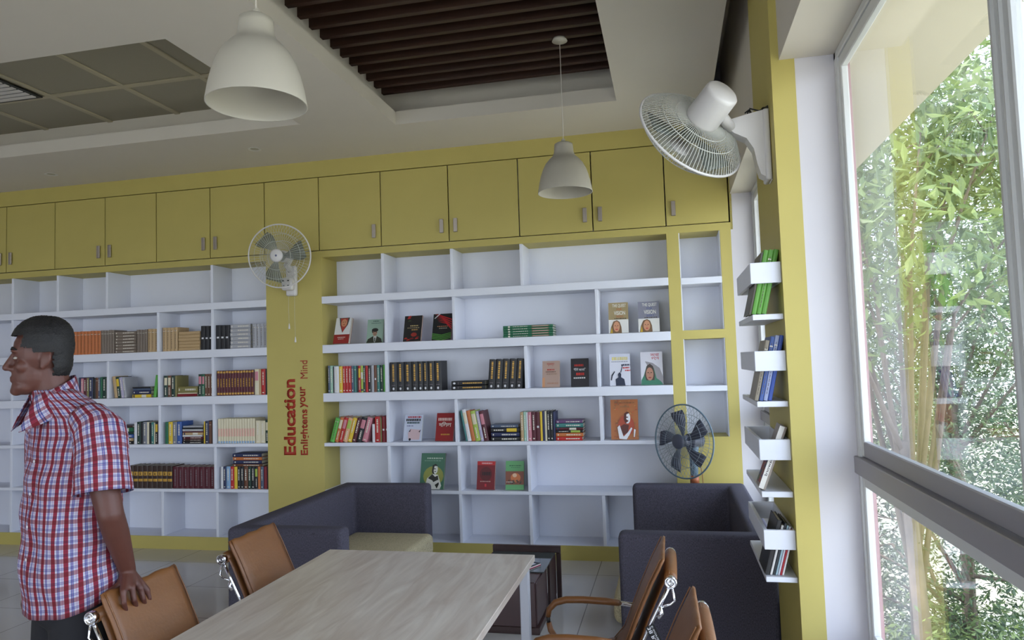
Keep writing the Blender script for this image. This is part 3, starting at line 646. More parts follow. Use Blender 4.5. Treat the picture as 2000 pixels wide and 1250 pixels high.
def quest(bgc, accent):
    def f(k):
        k.RC(0, 0, 1, 1, (226, 224, 218)); k.RC(0, .44, 1, 1, bgc)
        k.T('THE QUEST', .2, .83, .9, .95, (228, 226, 216)); k.T('FOR', .42, .74, .68, .81, accent); k.T('VISION', .28, .59, .85, .72, (228, 226, 216)); k.T('2021', .38, .51, .74, .575, accent); k.LN(.3, .455, .9, .03, (70, 60, 50), 8)
        k.P([(.06, 0), (.66, 0), (.64, .2), (.56, .36), (.42, .42), (.24, .38), (.12, .2)], (124, 96, 70)); k.P([(.08, 0), (.2, 0), (.16, .2)], (204, 168, 60)); k.E(.4, .21, .16, .17, (206, 150, 116)); k.E(.33, .24, .03, .012, (60, 36, 30)); k.E(.46, .24, .03, .012, (60, 36, 30)); k.E(.4, .12, .07, .018, (190, 70, 70)); k.P([(.36, .22), (.44, .22), (.41, .16)], (190, 132, 100))
    return f
def d7(k):
    k.T('প্রবন্ধ', .25, .8, .7, .92, (176, 60, 50)); k.LN(.28, .64, .7, .05, (176, 52, 44), 2); k.LN(.2, .56, .8, .04, (110, 80, 70), 3); k.LN(.25, .48, .85, .035, (150, 120, 104), 6); k.P([(0, 0), (.16, 0), (.14, .38), (0, .35)], (206, 150, 110)); k.LN(.3, .12, .9, .05, (176, 132, 110), 9)
def d8(k):
    k.LN(.2, .72, .72, .07, (186, 46, 36), 3); k.T('গান', .16, .56, .42, .66, (225, 225, 225)); k.T('জাতি', .45, .56, .85, .66, (225, 225, 225)); k.LN(.3, .4, .75, .09, (196, 44, 34), 2); k.LN(.16, .28, .84, .05, (205, 205, 205), 5)
def d9(k):
    k.RC(0, .8, 1, 1, (206, 208, 222)); k.LN(.12, .8, .88, .1, (214, 200, 130), 2); k.LN(.1, .74, .9, .025, (150, 150, 160), 4); k.LN(.65, .62, 1, .05, (60, 60, 80), 5); k.LN(.65, .53, 1, .05, (196, 60, 60), 7); k.LN(.75, .45, 1, .04, (196, 60, 60), 8)
    k.P([(.3, 0), (.75, 0), (.7, .2), (.55, .26), (.56, .36), (.48, .42), (.4, .36), (.42, .26), (.28, .2)], (40, 48, 70)); k.P([(.52, .42), (.6, .6), (.56, .66), (.66, .66), (.62, .58), (.56, .4)], (40, 48, 70)); k.P([(.05, .18), (.09, .34), (.24, .46), (.26, .43), (.14, .3), (.1, .16)], (40, 44, 60))
def d10(k):
    k.T('সেবা', .45, .86, .85, .95, (186, 60, 70)); k.T('দেশ', .5, .75, .85, .84, (186, 60, 70)); k.P([(.2, .72), (.55, .66), (.86, .5), (1, .24), (1, .0), (.6, .2)], (150, 146, 150)); k.P([(.0, .0), (1, 0), (.9, .1), (.7, .2), (.6, .5), (.44, .62), (.26, .56), (.14, .3), (.02, .15)], (64, 124, 98)); k.P([(.16, .3), (.28, .58), (.42, .64), (.56, .56), (.64, .3), (.6, .14), (.24, .14)], (72, 62, 56)); k.E(.4, .33, .17, .2, (176, 128, 106)); k.E(.33, .37, .035, .013, (40, 26, 24)); k.E(.47, .37, .035, .013, (40, 26, 24)); k.E(.4, .22, .07, .02, (150, 60, 62)); k.P([(.37, .36), (.43, .36), (.41, .28)], (160, 112, 92))
def d11(k):
    k.RC(0, 0, 1, 1, (204, 210, 228)); k.LN(.15, .88, .9, .07, (170, 50, 60), 3); k.LN(.08, .76, .88, .09, (30, 30, 36), 5); k.LN(.15, .66, .85, .07, (60, 90, 96), 7); k.LN(.15, .56, .5, .03, (90, 90, 140), 8); k.P([(.3, .05), (.9, .05), (.92, .42), (.36, .46), (.25, .3)], (214, 186, 190)); k.P([(.28, .36), (.4, .46), (.36, .34)], (60, 50, 56)); k.E(.38, .06, .06, .05, (30, 28, 34)); k.P([(.82, .35), (.95, .44), (.9, .33)], (60, 50, 56))
def d12(k):
    k.RC(0, 0, 1, .98, (148, 26, 30)); k.LN(.1, .72, .9, .1, (230, 200, 190), 3); k.T('দিলল', .15, .5, .85, .68, (232, 226, 214), .02); k.LN(.3, .2, .8, .05, (206, 150, 60), 4)
def d13(k):
    k.RC(0, 0, 1, 1, (70, 116, 92)); k.LN(.25, .84, .9, .035, (190, 206, 186), 3); k.LN(.15, .78, .85, .015, (150, 180, 160), 4); k.E(.55, .36, .42, .28, (146, 150, 70)); k.P([(.2, .04), (.3, .3), (.5, .42), (.74, .4), (.9, .1), (.84, 0), (.5, .0)], (226, 226, 216)); k.P([(.33, .3), (.5, .42), (.62, .34), (.74, .38), (.8, .14), (.72, .02), (.52, .24)], (40, 42, 34)); k.P([(.3, .1), (.75, .26), (.8, .2), (.42, .02)], (226, 226, 216)); k.E(.62, .55, .1, .13, (226, 226, 216)); k.P([(.48, .5), (.5, .66), (.62, .7), (.73, .64), (.58, .64), (.55, .5), (.6, .4), (.5, .44)], (36, 38, 32)); k.E(.6, .56, .04, .014, (36, 38, 32)); k.P([(.55, .5), (.66, .5), (.63, .47)], (36, 38, 32))
def d14(k):
    k.RC(0, .86, 1, 1, (196, 40, 44)); k.LN(.25, .9, .85, .05, (230, 180, 180), 3); k.E(.5, .55, .34, .25, (96, 22, 30)); k.LN(.3, .5, .75, .12, (40, 18, 26), 3); k.LN(.2, .27, .8, .03, (206, 170, 160), 4); k.RC(.45, .1, .55, .2, (206, 50, 60))
def d15(k):
    k.RC(0, 0, 1, 1, (104, 176, 112)); k.LN(.2, .82, .85, .03, (40, 96, 60), 2); k.LN(.3, .76, .8, .02, (60, 120, 80), 5); k.RC(0, .18, 1, .64, (140, 78, 56)); k.E(.55, .42, .27, .16, (216, 122, 66)); k.E(.5, .5, .12, .07, (236, 196, 160)); rr = random.Random(3)
    for i in range(16): u = rr.random()*.85; v = rr.uniform(.2, .3); k.P([(u, v), (u+.1, v), (u+.07, v+.07)], rr.choice([(70, 44, 36), (100, 70, 60), (60, 80, 60)]))
    k.LN(.05, .26, .4, .02, (230, 230, 220), 3)
def d16(k):
    k.RC(0, 0, 1, 1, (176, 104, 52)); rr = random.Random(8)
    for i in range(70): u = rr.random()*.92; v = rr.random()*.96; k.E(u+.04, v+.02, .04, .02, rr.choice([(186, 120, 60), (160, 84, 44), (190, 96, 50), (150, 100, 60)]), 6)
    k.E(.56, .34, .3, .26, (176, 70, 40)); k.LN(.2, .9, .88, .025, (140, 90, 50), 2); k.LN(.36, .8, .68, .03, (150, 104, 60), 3)
    k.P([(.3, .02), (.24, .3), (.32, .36), (.46, .06), (.62, .06), (.56, .0)], (232, 230, 232)); k.P([(.44, .06), (.62, .18), (.74, .3), (.78, .27), (.66, .1), (.56, .02)], (232, 230, 232)); k.P([(.34, .32), (.48, .38), (.66, .36), (.62, .18), (.44, .1)], (90, 34, 22)); k.P([(.82, .06), (.84, .26), (.9, .24), (.86, .06)], (232, 230, 232))
    k.E(.61, .53, .11, .14, (232, 230, 232)); k.P([(.48, .5), (.5, .64), (.6, .69), (.7, .66), (.58, .62), (.57, .5), (.66, .46), (.54, .4)], (84, 32, 22)); k.E(.6, .55, .04, .015, (84, 32, 22))
face_book('white and dark red book facing out with a face, leftmost beside the lettered column', 648, 682, 623, 671, 0, (160, 54, 46), d1, 17, yaw=-6, t=.03, spine=(90, 100, 110))
face_book('pale green book facing out with a portrait of a man in spectacles', 714, 748, 625, 669, 0, (152, 178, 160), d2, 13)
face_book('black and red book facing out, left of the swirl-patterned one', 785, 823, 618, 666, 0, (140, 30, 32), d3, 14, yaw=-5)
face_book('dark book facing out with red and green swirls', 841, 882, 614, 664, 0, (120, 30, 60), d4, 15, yaw=-5)
face_book('tan book titled The Quest for Vision with a smiling woman', 1188, 1229, 592, 650, 0, (168, 148, 108), quest((160, 142, 104), (176, 96, 60)), 10)
face_book('grey book titled The Quest for Vision with a smiling woman', 1246, 1290, 590, 648, 0, (120, 120, 132), quest((132, 132, 146), (80, 90, 140)), 10)
face_book('worn pinkish-tan book facing out, left of the black and red one', 1058, 1094, 706, 754, 1, (178, 150, 136), d7, 12)
face_book('black book facing out with red and white lettering', 1114, 1151, 701, 753, 1, (34, 30, 36), d8, 10, spine=(150, 40, 36))
face_book('white book facing out with a dark blue raised-arm figure', 1190, 1233, 692, 751, 1, (216, 216, 226), d9, 9)
face_book('white book facing out with a woman in a green scarf', 1251, 1297, 688, 749, 1, (212, 210, 218), d10, 9)
face_book('white and pale blue book facing out, left of the red one', 785, 824, 812, 859, 2, (150, 170, 200), d11, 16, yaw=-5)
face_book('plain red book facing out with pale lettering', 848, 886, 808, 857, 2, (140, 26, 30), d12, 15, yaw=-4)
face_book('large brown-orange book facing out with a figure in white', 1192, 1249, 781, 852, 2, (150, 88, 46), d16, 9)
face_book('large green book facing out with a man in a dark waistcoat', 817, 868, 887, 955, 3, (62, 104, 82), d13, 14, yaw=-3)
face_book('dark red book facing out with a bright red top band', 929, 967, 902, 955, 3, (128, 28, 38), d14, 13, yaw=-3)
face_book('green book facing out with a glowing orange picture', 986, 1024, 901, 955, 3, (96, 164, 104), d15, 11)

# ================================================================ TALL POST WITH BOOK LEDGES
BX0, BX1, BY0, BY1 = .355, .481, 3.222, 3.84
units = [(1.905, 1.995, 1.747, 1.771), (1.527, 1.613, 1.374, 1.398), (1.149, 1.236, .993, 1.017), (.775, .857, .640, .662)]
unames = ['top', 'second', 'third', 'lowest']
for (za, zc, zd, ze), nm in zip(units, unames):
    extra = {'top': 'holding three green books', 'second': 'holding blue books in plastic', 'third': 'holding one leaning book', 'lowest': 'holding several thin books'}[nm]
    r = empty('book_ledge', ((BX0+BX1)/2, BY0, zd), label='white book ledge on the yellow post, %s of four, %s' % (nm, extra), cat='shelf', group='white book ledges on the yellow post')
    cx = (BX0+BX1)/2
    q = MB(); q.box(BX0-cx, BX1-cx, 0, BY1-BY0, 0, ze-zd, WHT, .002); q.build('shelf', r)
    q = MB(); x0, x1 = BX0-cx, BX1-cx; z0, z1 = za-zd, zc-zd
    q.box(x0, x1, 0, .016, z0, z1, WHT, .0015); q.box(x0, x0+.016, .0165, BY1-BY0-.0165, z0, z1, WHT, .0015); q.box(x0, x1, BY1-BY0-.016, BY1-BY0, z0, z1, WHT, .0015); q.box(x1-.008, x1, .0165, BY1-BY0-.0165, z0, z1, WHT, .001)
    q.build('retaining_band', r)
def post_book(label, xb, t, h, d, col, z, lean, style='lines', y=BY0+.024, cover=None, band=None, rise=0):
    q = book_bm(t, h, d, col, style, seed=int(xb*1000))
    if cover:  # artwork on the side facing the room
        rr = random.Random(5)
        for i in range(260):
            yy = rr.uniform(.006, d-.03); zz = rr.uniform(.01, h*.55); s_ = rr.uniform(.01, .024)
            q.poly([(-t/2-.0003-.000004*i, yy, zz), (-t/2-.0003-.000004*i, yy+s_*1.3, zz), (-t/2-.0003-.000004*i, yy+s_*1.3, zz+s_), (-t/2-.0003-.000004*i, yy, zz+s_)], cmat(rr.choice(cover)))
    M = Matrix.Translation((xb, y, z+.0008)) @ Matrix.Rotation(lean, 4, 'Y') @ Matrix.Translation((-t/2, 0, 0))
    o = q.build('book', M=M, label=label, cat='book')
    return o
for i, (x, c, st, lab) in enumerate([(.352, 'darkbrown', 'plain', 'dark book leaning on the top ledge, left of the green ones'), (.373, 'brightgreen', 'plain', 'bright green book leaning on the top ledge, leftmost green one'), (.394, 'brightgreen', 'lines', 'middle green book leaning on the top ledge, pale streaked spine'), (.415, 'brightgreen', 'plain', 'green book leaning on the top ledge, nearest the yellow post')]):
    if i: post_book(lab, x, .0195, .285, .21, (96, 158, 62), units[0][3], R(13.5), st)
    else: post_book(lab, x, .010, .275, .22, (78, 72, 62), units[0][3], R(13.5), st)
for i, (x, lab) in enumerate([(.364, 'plastic-wrapped grey book leaning on the second ledge'), (.383, 'blue book leaning on the second ledge, left of the pale blue one'), (.401, 'pale blue wrapped book leaning on the second ledge, in the middle'), (.419, 'solid blue book leaning on the second ledge, nearest the post')]):
    post_book(lab, x, .0165, (.265, .28, .285, .285)[i], .20, [(142, 132, 116), (62, 88, 150), (150, 160, 196), (48, 78, 160)][i], units[1][3], R(13), 'lines' if i < 3 else 'plain')
o = post_book('thick leaning book with colourful patchy cover and white spine on third ledge', .374, .020, .285, .175, (150, 138, 130), units[2][3], R(21), 'plain', cover=[(150, 52, 40), (62, 96, 52), (60, 66, 120), (120, 50, 60), (176, 90, 50)])
q = MB(); q.box(-.0205, -.0002, -.0012, -.0004, .002, .283, cmat((226, 222, 216))); 
tb = text_bm('Dullaword', .01); q.merge(tb, cmat((60, 50, 60)), Matrix(((0, -.012, 0, -.004), (0, 0, 1, -.0016), (-.11, 0, 0, .17), (0, 0, 0, 1)))); sp_ = q.build('spine_label', o, label='white spine with a dark title')
for i, (x, t, h, c, lab) in enumerate([(.372, .02, .235, (34, 32, 34), 'black thick book leaning on the lowest ledge'), (.383, .009, .215, (214, 212, 208), 'thin white book on the lowest ledge, beside the black one'), (.394, .009, .225, (40, 44, 50), 'thin dark book on the lowest ledge'), (.404, .008, .215, (150, 176, 186), 'thin pale blue book on the lowest ledge'), (.413, .007, .21, (206, 204, 214), 'thin lilac-white book on the lowest ledge'), (.421, .006, .20, (180, 40, 54), 'thin red book on the lowest ledge'), (.430, .007, .195, (226, 222, 222), 'thin white book on the lowest ledge, nearest the post')]):
    post_book(lab, x, t, h, .20, c, units[3][3], R(15.5), 'plain')

# ================================================================ SOFAS
def rounded(bm_fn, M=None): pass
def sofa(loc, rz, label, dp=.80):
    r = empty('sofa', loc, rz, label, 'sofa', 'charcoal tub sofas')
    Dp, Ln, T_, Hh = dp, 1.60, .125, .675
    q = MB(); t = bmesh.new()
    P = [(-Dp/2, -Ln/2), (Dp/2, -Ln/2), (Dp/2, -Ln/2+T_), (-Dp/2+T_, -Ln/2+T_), (-Dp/2+T_, Ln/2-T_), (Dp/2, Ln/2-T_), (Dp/2, Ln/2), (-Dp/2, Ln/2)]
    vs = [t.verts.new((x, y, .07)) for x, y in P]; f = t.faces.new(vs); e = bmesh.ops.extrude_face_region(t, geom=[f]); bmesh.ops.translate(t, verts=[v for v in e['geom'] if isinstance(v, bmesh.types.BMVert)], vec=(0, 0, Hh-.07))
    bmesh.ops.recalc_face_normals(t, faces=t.faces); bmesh.ops.bevel(t, geom=t.edges[:], offset=.032, segments=4, affect='EDGES', profile=.5, clamp_overlap=True)
    q.merge(t, SOFA, None, True); q.box(-Dp/2+T_-.01, Dp/2-.03, -Ln/2+T_-.01, Ln/2-T_+.01, .09, .145, SOFA, .012, seg=2); q.build('shell', r)
    for s_ in (-1, 1):
        q = MB(); y0 = -.01 + (0 if s_ > 0 else -(Ln/2-T_)) + .012; y1 = y0+Ln/2-T_-.004
        q.box(-Dp/2+T_+.004, Dp/2+.05, y0, y1, .150, .315, SEATC, .045, seg=4); q.build('seat_cushion', r)
    for sx in (-1, 1):
        for sy in (-1, 1):
            q = MB(); q.lathe([(0, 0), (.018, 0), (.024, .085), (0, .085)], DKWOOD, 12); q.build('leg', r, Matrix.Translation((sx*(Dp/2-.07), sy*(Ln/2-.07), 0)))
sofa((-2.245, 4.62, 0), 0, 'charcoal two-seat tub sofa with beige cushions in front of the lettered column', .74)
sofa((.088, 4.665, 0), math.pi, 'charcoal two-seat tub sofa with its back to the windows, standing fan behind it')

# ================================================================ TABLES
r = empty('reading_table', (-1.11, 2.0, 0), label='long pale wood meeting table with white metal legs', cat='table')
q = MB(); q.box(-.49, .49, -1.6, 1.14, .722, .75, TABW, .002); q.build('tabletop', r)
FR = mat('table_frame_white', (196, 196, 202), .4, .1)
q = MB(); q.box(-.30, -.26, -1.5, 1.04, .685, .7215, FR, .002); q.box(.26, .30, -1.5, 1.04, .685, .7215, FR, .002); q.box(-.26, .26, 1.0, 1.04, .685, .7215, FR, .002); q.box(-.26, .26, -1.5, -1.46, .685, .7215, FR, .002)
for y_ in (-1.56, 1.095): q.box(-.429, .429, y_-.015, y_+.015, .69, .7215, FR, .002)
q.build('frame', r)
for sx in (-1, 1):
    for y_ in (-1.58, 1.075):
        q = MB(); q.box(sx*.45-.02, sx*.45+.02, y_, y_+.04, 0, .7215, FR, .003); q.build('leg', r)
# low dark table
zl = .35
r = empty('coffee_table', (-1.015, 4.45, 0), label='low dark brown table with glass top between the sofas', cat='table')
q = MB(); q.box(-.235, .235, .39, .42, zl-.045, zl, DKWOOD, .003); q.box(.205, .235, .39, .42, 0, zl-.0455, DKWOOD, .003); q.box(-.235, -.205, .39, .42, 0, zl-.0455, DKWOOD, .003); q.build('end_frame', r)
q = MB(); q.box(-.22, .20, -.25, .3895, .0, .04, DKWOOD, .002); q.box(-.22, -.20, .1305, .3895, .041, .2995, DKWOOD, .002); q.build('lower_board', r)
q = MB(); q.box(.188, .203, .1305, .3895, .041, .2995, DKWOOD, .002); q.build('side_panel', r)
DG = mat('dark_table_glass', (60, 66, 66), .04); DG.node_tree.nodes['Principled BSDF'].inputs['Specular IOR Level'].default_value = 1
q = MB(); q.box(-.23, .20, -.06, .3895, .301, .308, DG, .001); q.build('glass_top', r)
q = MB(); q.box(-.225, .18, -.25, .13, .041, .3005, mat('dark_wood_box', (74, 54, 54), .3), .004); q.build('storage_box', r)
q = MB(); q.box(.1805, .187, -.24, .12, .05, .292, mat('dark_wood_box', (74, 54, 54), .3), .002); q.build('drawer_front', r)
pm = onZ(1036, 1107, .31)
q = MB(); q.box(-.075, .075, -.10, .10, 0, .003, cmat((206, 60, 110)), .0008); q.box(-.074, .074, -.099, .098, .0032, .009, PAGE); q.box(-.075, .075, -.10, .10, .0092, .012, cmat((44, 46, 56)), .0008); q.box(-.06, .06, -.085, .07, .0121, .0125, cmat((215, 215, 225)))
q.build('magazine', M=Matrix.Translation((pm.x-.055, pm.y, .3088)) @ Matrix.Rotation(R(-28), 4, 'Z'), label='thin magazine with pink edge lying on the low dark table', cat='magazine')

# ================================================================ CONFERENCE CHAIRS
prof = [(-.250, .872), (-.236, .845), (-.207, .79), (-.157, .68), (-.12, .59), (-.088, .51), (-.045, .46)]
seatp = [(-.045, .455), (.0, .442), (.08, .44), (.17, .445), (.215, .438), (.235, .415)]
def sheet(q, pr_, w, th, m, puff=.006, n=10, wob=0):
    """padded leather sheet following a side profile"""
    # resample the profile
    P = [Vector((x, 0, z)) for x, z in pr_]; S_ = []
    for a, c in zip(P, P[1:]):
        for k in range(4): S_.append(a.lerp(c, k/4))
    S_.append(P[-1]); N = len(S_); t = bmesh.new(); F_, B_ = [], []
    for i, p in enumerate(S_):
        d = (S_[min(i+1, N-1)]-S_[max(i-1, 0)]).normalized(); nn = Vector((-d.z, 0, d.x))
        if nn.x < 0: nn = -nn
        if abs(nn.x) < .5 and nn.z < 0: nn = -nn
        e_ = min(i, N-1-i)/2.; rowf, rowb = [], []
        for j in range(n+1):
            v = -1+2*j/n; ed = (1-abs(v)**6)*min(1, e_+.15)
            wv = wob*math.sin(j*1.9+i*.8)*(1 if i < 4 else .2)
            c = Vector((p.x, v*w/2*(1-.02*(i < 2)), p.z)) + Vector((0, 0, wv))
            rowf.append(t.verts.new(c+nn*(th/2*.45+puff*ed))); rowb.append(t.verts.new(c-nn*(th/2*.45+puff*.6*ed)))
        F_.append(rowf); B_.append(rowb)
    for i in range(N-1):
        for j in range(n):
            t.faces.new((F_[i][j], F_[i][j+1], F_[i+1][j+1], F_[i+1][j])); t.faces.new((B_[i][j], B_[i+1][j], B_[i+1][j+1], B_[i][j+1]))
        t.faces.new((F_[i][0], F_[i+1][0], B_[i+1][0], B_[i][0])); t.faces.new((F_[i][n], B_[i][n], B_[i+1][n], F_[i+1][n]))
    for j in range(n):
        t.faces.new((F_[0][j], B_[0][j], B_[0][j+1], F_[0][j+1])); t.faces.new((F_[-1][j], F_[-1][j+1], B_[-1][j+1], B_[-1][j]))
    bmesh.ops.recalc_face_normals(t, faces=t.faces)
    q.merge(t, m, None, True)
def chair(loc, rz, label, tagged=False):
    r = empty('conference_chair', loc, rz, label, 'chair', 'tan leather conference chairs')
    q = MB(); sheet(q, prof, .365, .018, LEATH, .007, wob=.003)
    # stitched seam along the edge
    for s_ in (-1, 1): q.tube([(x+.012, s_*.172, z) for x, z in prof], .0022, LEATH, 6)
    q.build('backrest', r)
    q = MB(); sheet(q, [(x-.032, z-.02) for x, z in prof[1:]], .352, .006, LEATH, .002); q.build('backrest_rear_panel', r)
    q = MB(); sheet(q, seatp, .365, .03, LEATH, .010); q.build('seat', r)
    q = MB(); q.tube([(-.272, y_, .80+.004*(1-(y_/.18)**2)) for y_ in (-.181, -.12, -.06, 0, .06, .12, .181)], [.0225, .0238, .0242, .0242, .0242, .0238, .0225], LEATH, 14); q.build('head_roll', r)
    for s_ in (-1, 1):
        q = MB(); Mr = Matrix.Translation((-.272, s_*.182, .80)) @ Matrix.Rotation(-s_*R(90), 4, 'X')
        q.lathe([(0, 0), (.0215, 0), (.0225, .004), (.0225, .018), (.020, .022), (.0165, .022), (.0155, .017), (.011, .017), (.010, .021), (.006, .021), (.005, .018), (0, .018)], CHROME, 24, Mr)
        q.tube([(-.266, s_*.192, .785), (-.232, s_*.192, .72), (-.185, s_*.192, .63), (-.145, s_*.192, .54), (-.105, s_*.192, .46), (-.03, s_*.192, .42), (.1, s_*.192, .415), (.22, s_*.192, .41)], .007, CHROME, 10)
        q.tube([(-.276, s_*.192, .782), (-.284, s_*.192, .735), (-.268, s_*.192, .722), (-.236, s_*.192, .712)], .0045, CHROME, 8)
        q.tube([(-.230, s_*.192, .715), (-.236, s_*.196, .69), (-.222, s_*.196, .675)], .008, CHROME, 8)
        q.build('side_rail', r)
        a = MB(); yy = s_*.212
        a.tube([(-.055, yy, .585), (.0, yy, .590), (.10, yy, .593), (.17, yy, .590), (.215, yy, .577), (.243, yy, .548), (.249, yy, .518)], [.0125, .0145, .0145, .0145, .014, .0125, .0115], LEATH, 12)
        a.tube([(.247, yy, .494), (.240, yy, .462), (.220, yy, .43), (.185, yy, .408)], [.011, .0125, .0125, .011], LEATH, 12)
        ar = a.build('arm_pad', r)
        for pts_, r_, m_ in (([(-.135, s_*.195, .570), (-.115, yy, .580), (-.052, yy, .585)], .0095, CHROME), ([(.249, yy, .520), (.247, yy, .492)], .0085, BLK), ([(.187, yy, .409), (.15, yy, .402), (.10, s_*.197, .405)], .0095, CHROME)):
            a = MB(); a.tube(pts_, r_, m_, 10); a.build('arm_tube', ar)
    q = MB(); q.tube([(.05, -.19, .405), (.05, .19, .405)], .012, CHROME, 10); q.tube([(0, 0, .41), (0, 0, .28), (0, 0, .12)], [.02, .02, .028], CHROME, 14); q.box(-.08, .10, -.06, .06, .385, .412, BLK, .006)
    q.build('column', r)
    q = MB()
    for k in range(5):
        a_ = R(72*k+18); q.tube([(0, 0, .12), (.14*math.cos(a_), .14*math.sin(a_), .10), (.28*math.cos(a_), .28*math.sin(a_), .066)], [.022, .018, .012], CHROME, 8)
    bs = q.build('star_base', r)
    for k in range(5):
        a_ = R(72*k+18); q = MB(); q.lathe([(0, -.011), (.024, -.011), (.026, 0), (.024, .011), (0, .011)], BLK, 14, Matrix.Translation((.28*math.cos(a_), .28*math.sin(a_), .0265)) @ Matrix.Rotation(a_, 4, 'Z') @ Matrix.Rotation(R(90), 4, 'X'))
        q.box(.28*math.cos(a_)-.008, .28*math.cos(a_)+.008, .28*math.sin(a_)-.008, .28*math.sin(a_)+.008, .026, .07, BLK); q.build('caster', bs)
    if tagged:
        q = MB(); mm = Matrix.Translation((-.208, .203, .612)) @ Matrix.Rotation(math.atan2(.05, .11), 4, 'Y')
        q.box(-.017, .017, -.0012, .0, -.05, .04, BLK, 0, mm)
        for (tx, x0_, hh_, z_) in (('38 RELI', .012, .013, .036), ('E·SOFIBEN', -.004, .006, .036)):
            tb = text_bm(tx, .01); q.merge(tb, cmat((215, 215, 218)), mm @ Matrix(((0, hh_, 0, x0_-hh_ if False else x0_-hh_), (0, 0, 1, .0004), (-.075, 0, 0, z_), (0, 0, 0, 1))))
        q.build('label_tag', r, label='black tag with white lettering')
    return r
chair((-1.635, 2.245, 0), 0, 'tan leather chair left of the table with the man\'s hand on its back')
chair((-1.635, 2.95, 0), R(1), 'tan leather chair left of the table, farther one in front of the sofa')
chair((-.305, 2.84, 0), math.pi, 'tan leather chair right of the table, farther one with visible armrest', tagged=True)
chair((-.205, 2.19, 0), math.pi+R(1), 'tan leather chair right of the table, nearest the bottom edge of the photo')

# ================================================================ PENDANT LAMPS
def pendant(x, y, z, ztop, label):
    r = empty('pendant_lamp', (x, y, z), label=label, cat='lamp', group='white bell pendant lamps')
    pr_ = [(.058, .312), (.0605, .29), (.0625, .26), (.072, .235), (.095, .213), (.118, .186), (.137, .150), (.152, .108), (.164, .058), (.1735, .0)]
    inn = [(rr-.004, zz) for rr, zz in reversed(pr_[1:])]
    q = MB(); q.lathe([(0, .322), (.045, .320)]+pr_+[(.1735, -.002), (.1695, -.002)]+inn+[(.052, .306), (0, .306)], SHADEM, 56); s_ = q.build('lamp_shade', r)
    q = MB(); q.tube([(0, 0, .322), (0, 0, ztop-z)], .0028, mat('white_cord', (214, 206, 196), .6), 8); q.lathe([(.012, .345), (.014, .322), (0, .322)], SHADEM, 16); q.build('cord', r)
    q = MB(); q.lathe([(0, .305), (.022, .305), (.022, .235), (0, .235)], SHADEM, 20); q.build('socket', r)
    q = MB(); q.lathe([(.013, .234), (.016, .21), (.03, .18), (.034, .155), (.024, .128), (0, .118)], mat('lamp_bulb_glass', (240, 240, 236), .15), 20); q.build('bulb', r)
    q = MB(); q.lathe([(0, .02), (.04, .02), (.05, 0), (0, 0)], SHADEM, 24, Matrix.Translation((0, 0, ztop-z))); q.build('ceiling_rose', r)
    q = MB(); q.box(.166, .1685, -.006, .006, .01, .022, cmat((90, 90, 90))); q.build('small_sticker', r)
p = onY(502, 203, 2.24); pendant(p.x, p.y, p.z-.002, 3.655, 'nearer white bell pendant lamp, large at the upper left')
p = onY(1104, 376, 4.46); pendant(p.x, p.y, p.z, 3.655, 'farther white bell pendant lamp, in front of the yellow cupboards')

# downlights
for q_, lab in (((497, 291), 'small round ceiling downlight right of the tiled recess'), ((100, 340), 'small round ceiling downlight at the far left above the cupboards')):
    p = onZ(q_[0], q_[1], CZ); r = empty('downlight', (p.x, p.y, CZ), label=lab, cat='downlight', group='ceiling downlights')
    q = MB(); q.lathe([(.045, -.0), (.055, -.004), (.05, -.006), (.036, -.002), (.034, -.001)], FANW, 28); q.build('rim', r); q = MB(); q.lathe([(0, -.0025), (.034, -.001)], mat('downlight_lens', (170, 166, 158), .3), 24); q.build('lens', r)

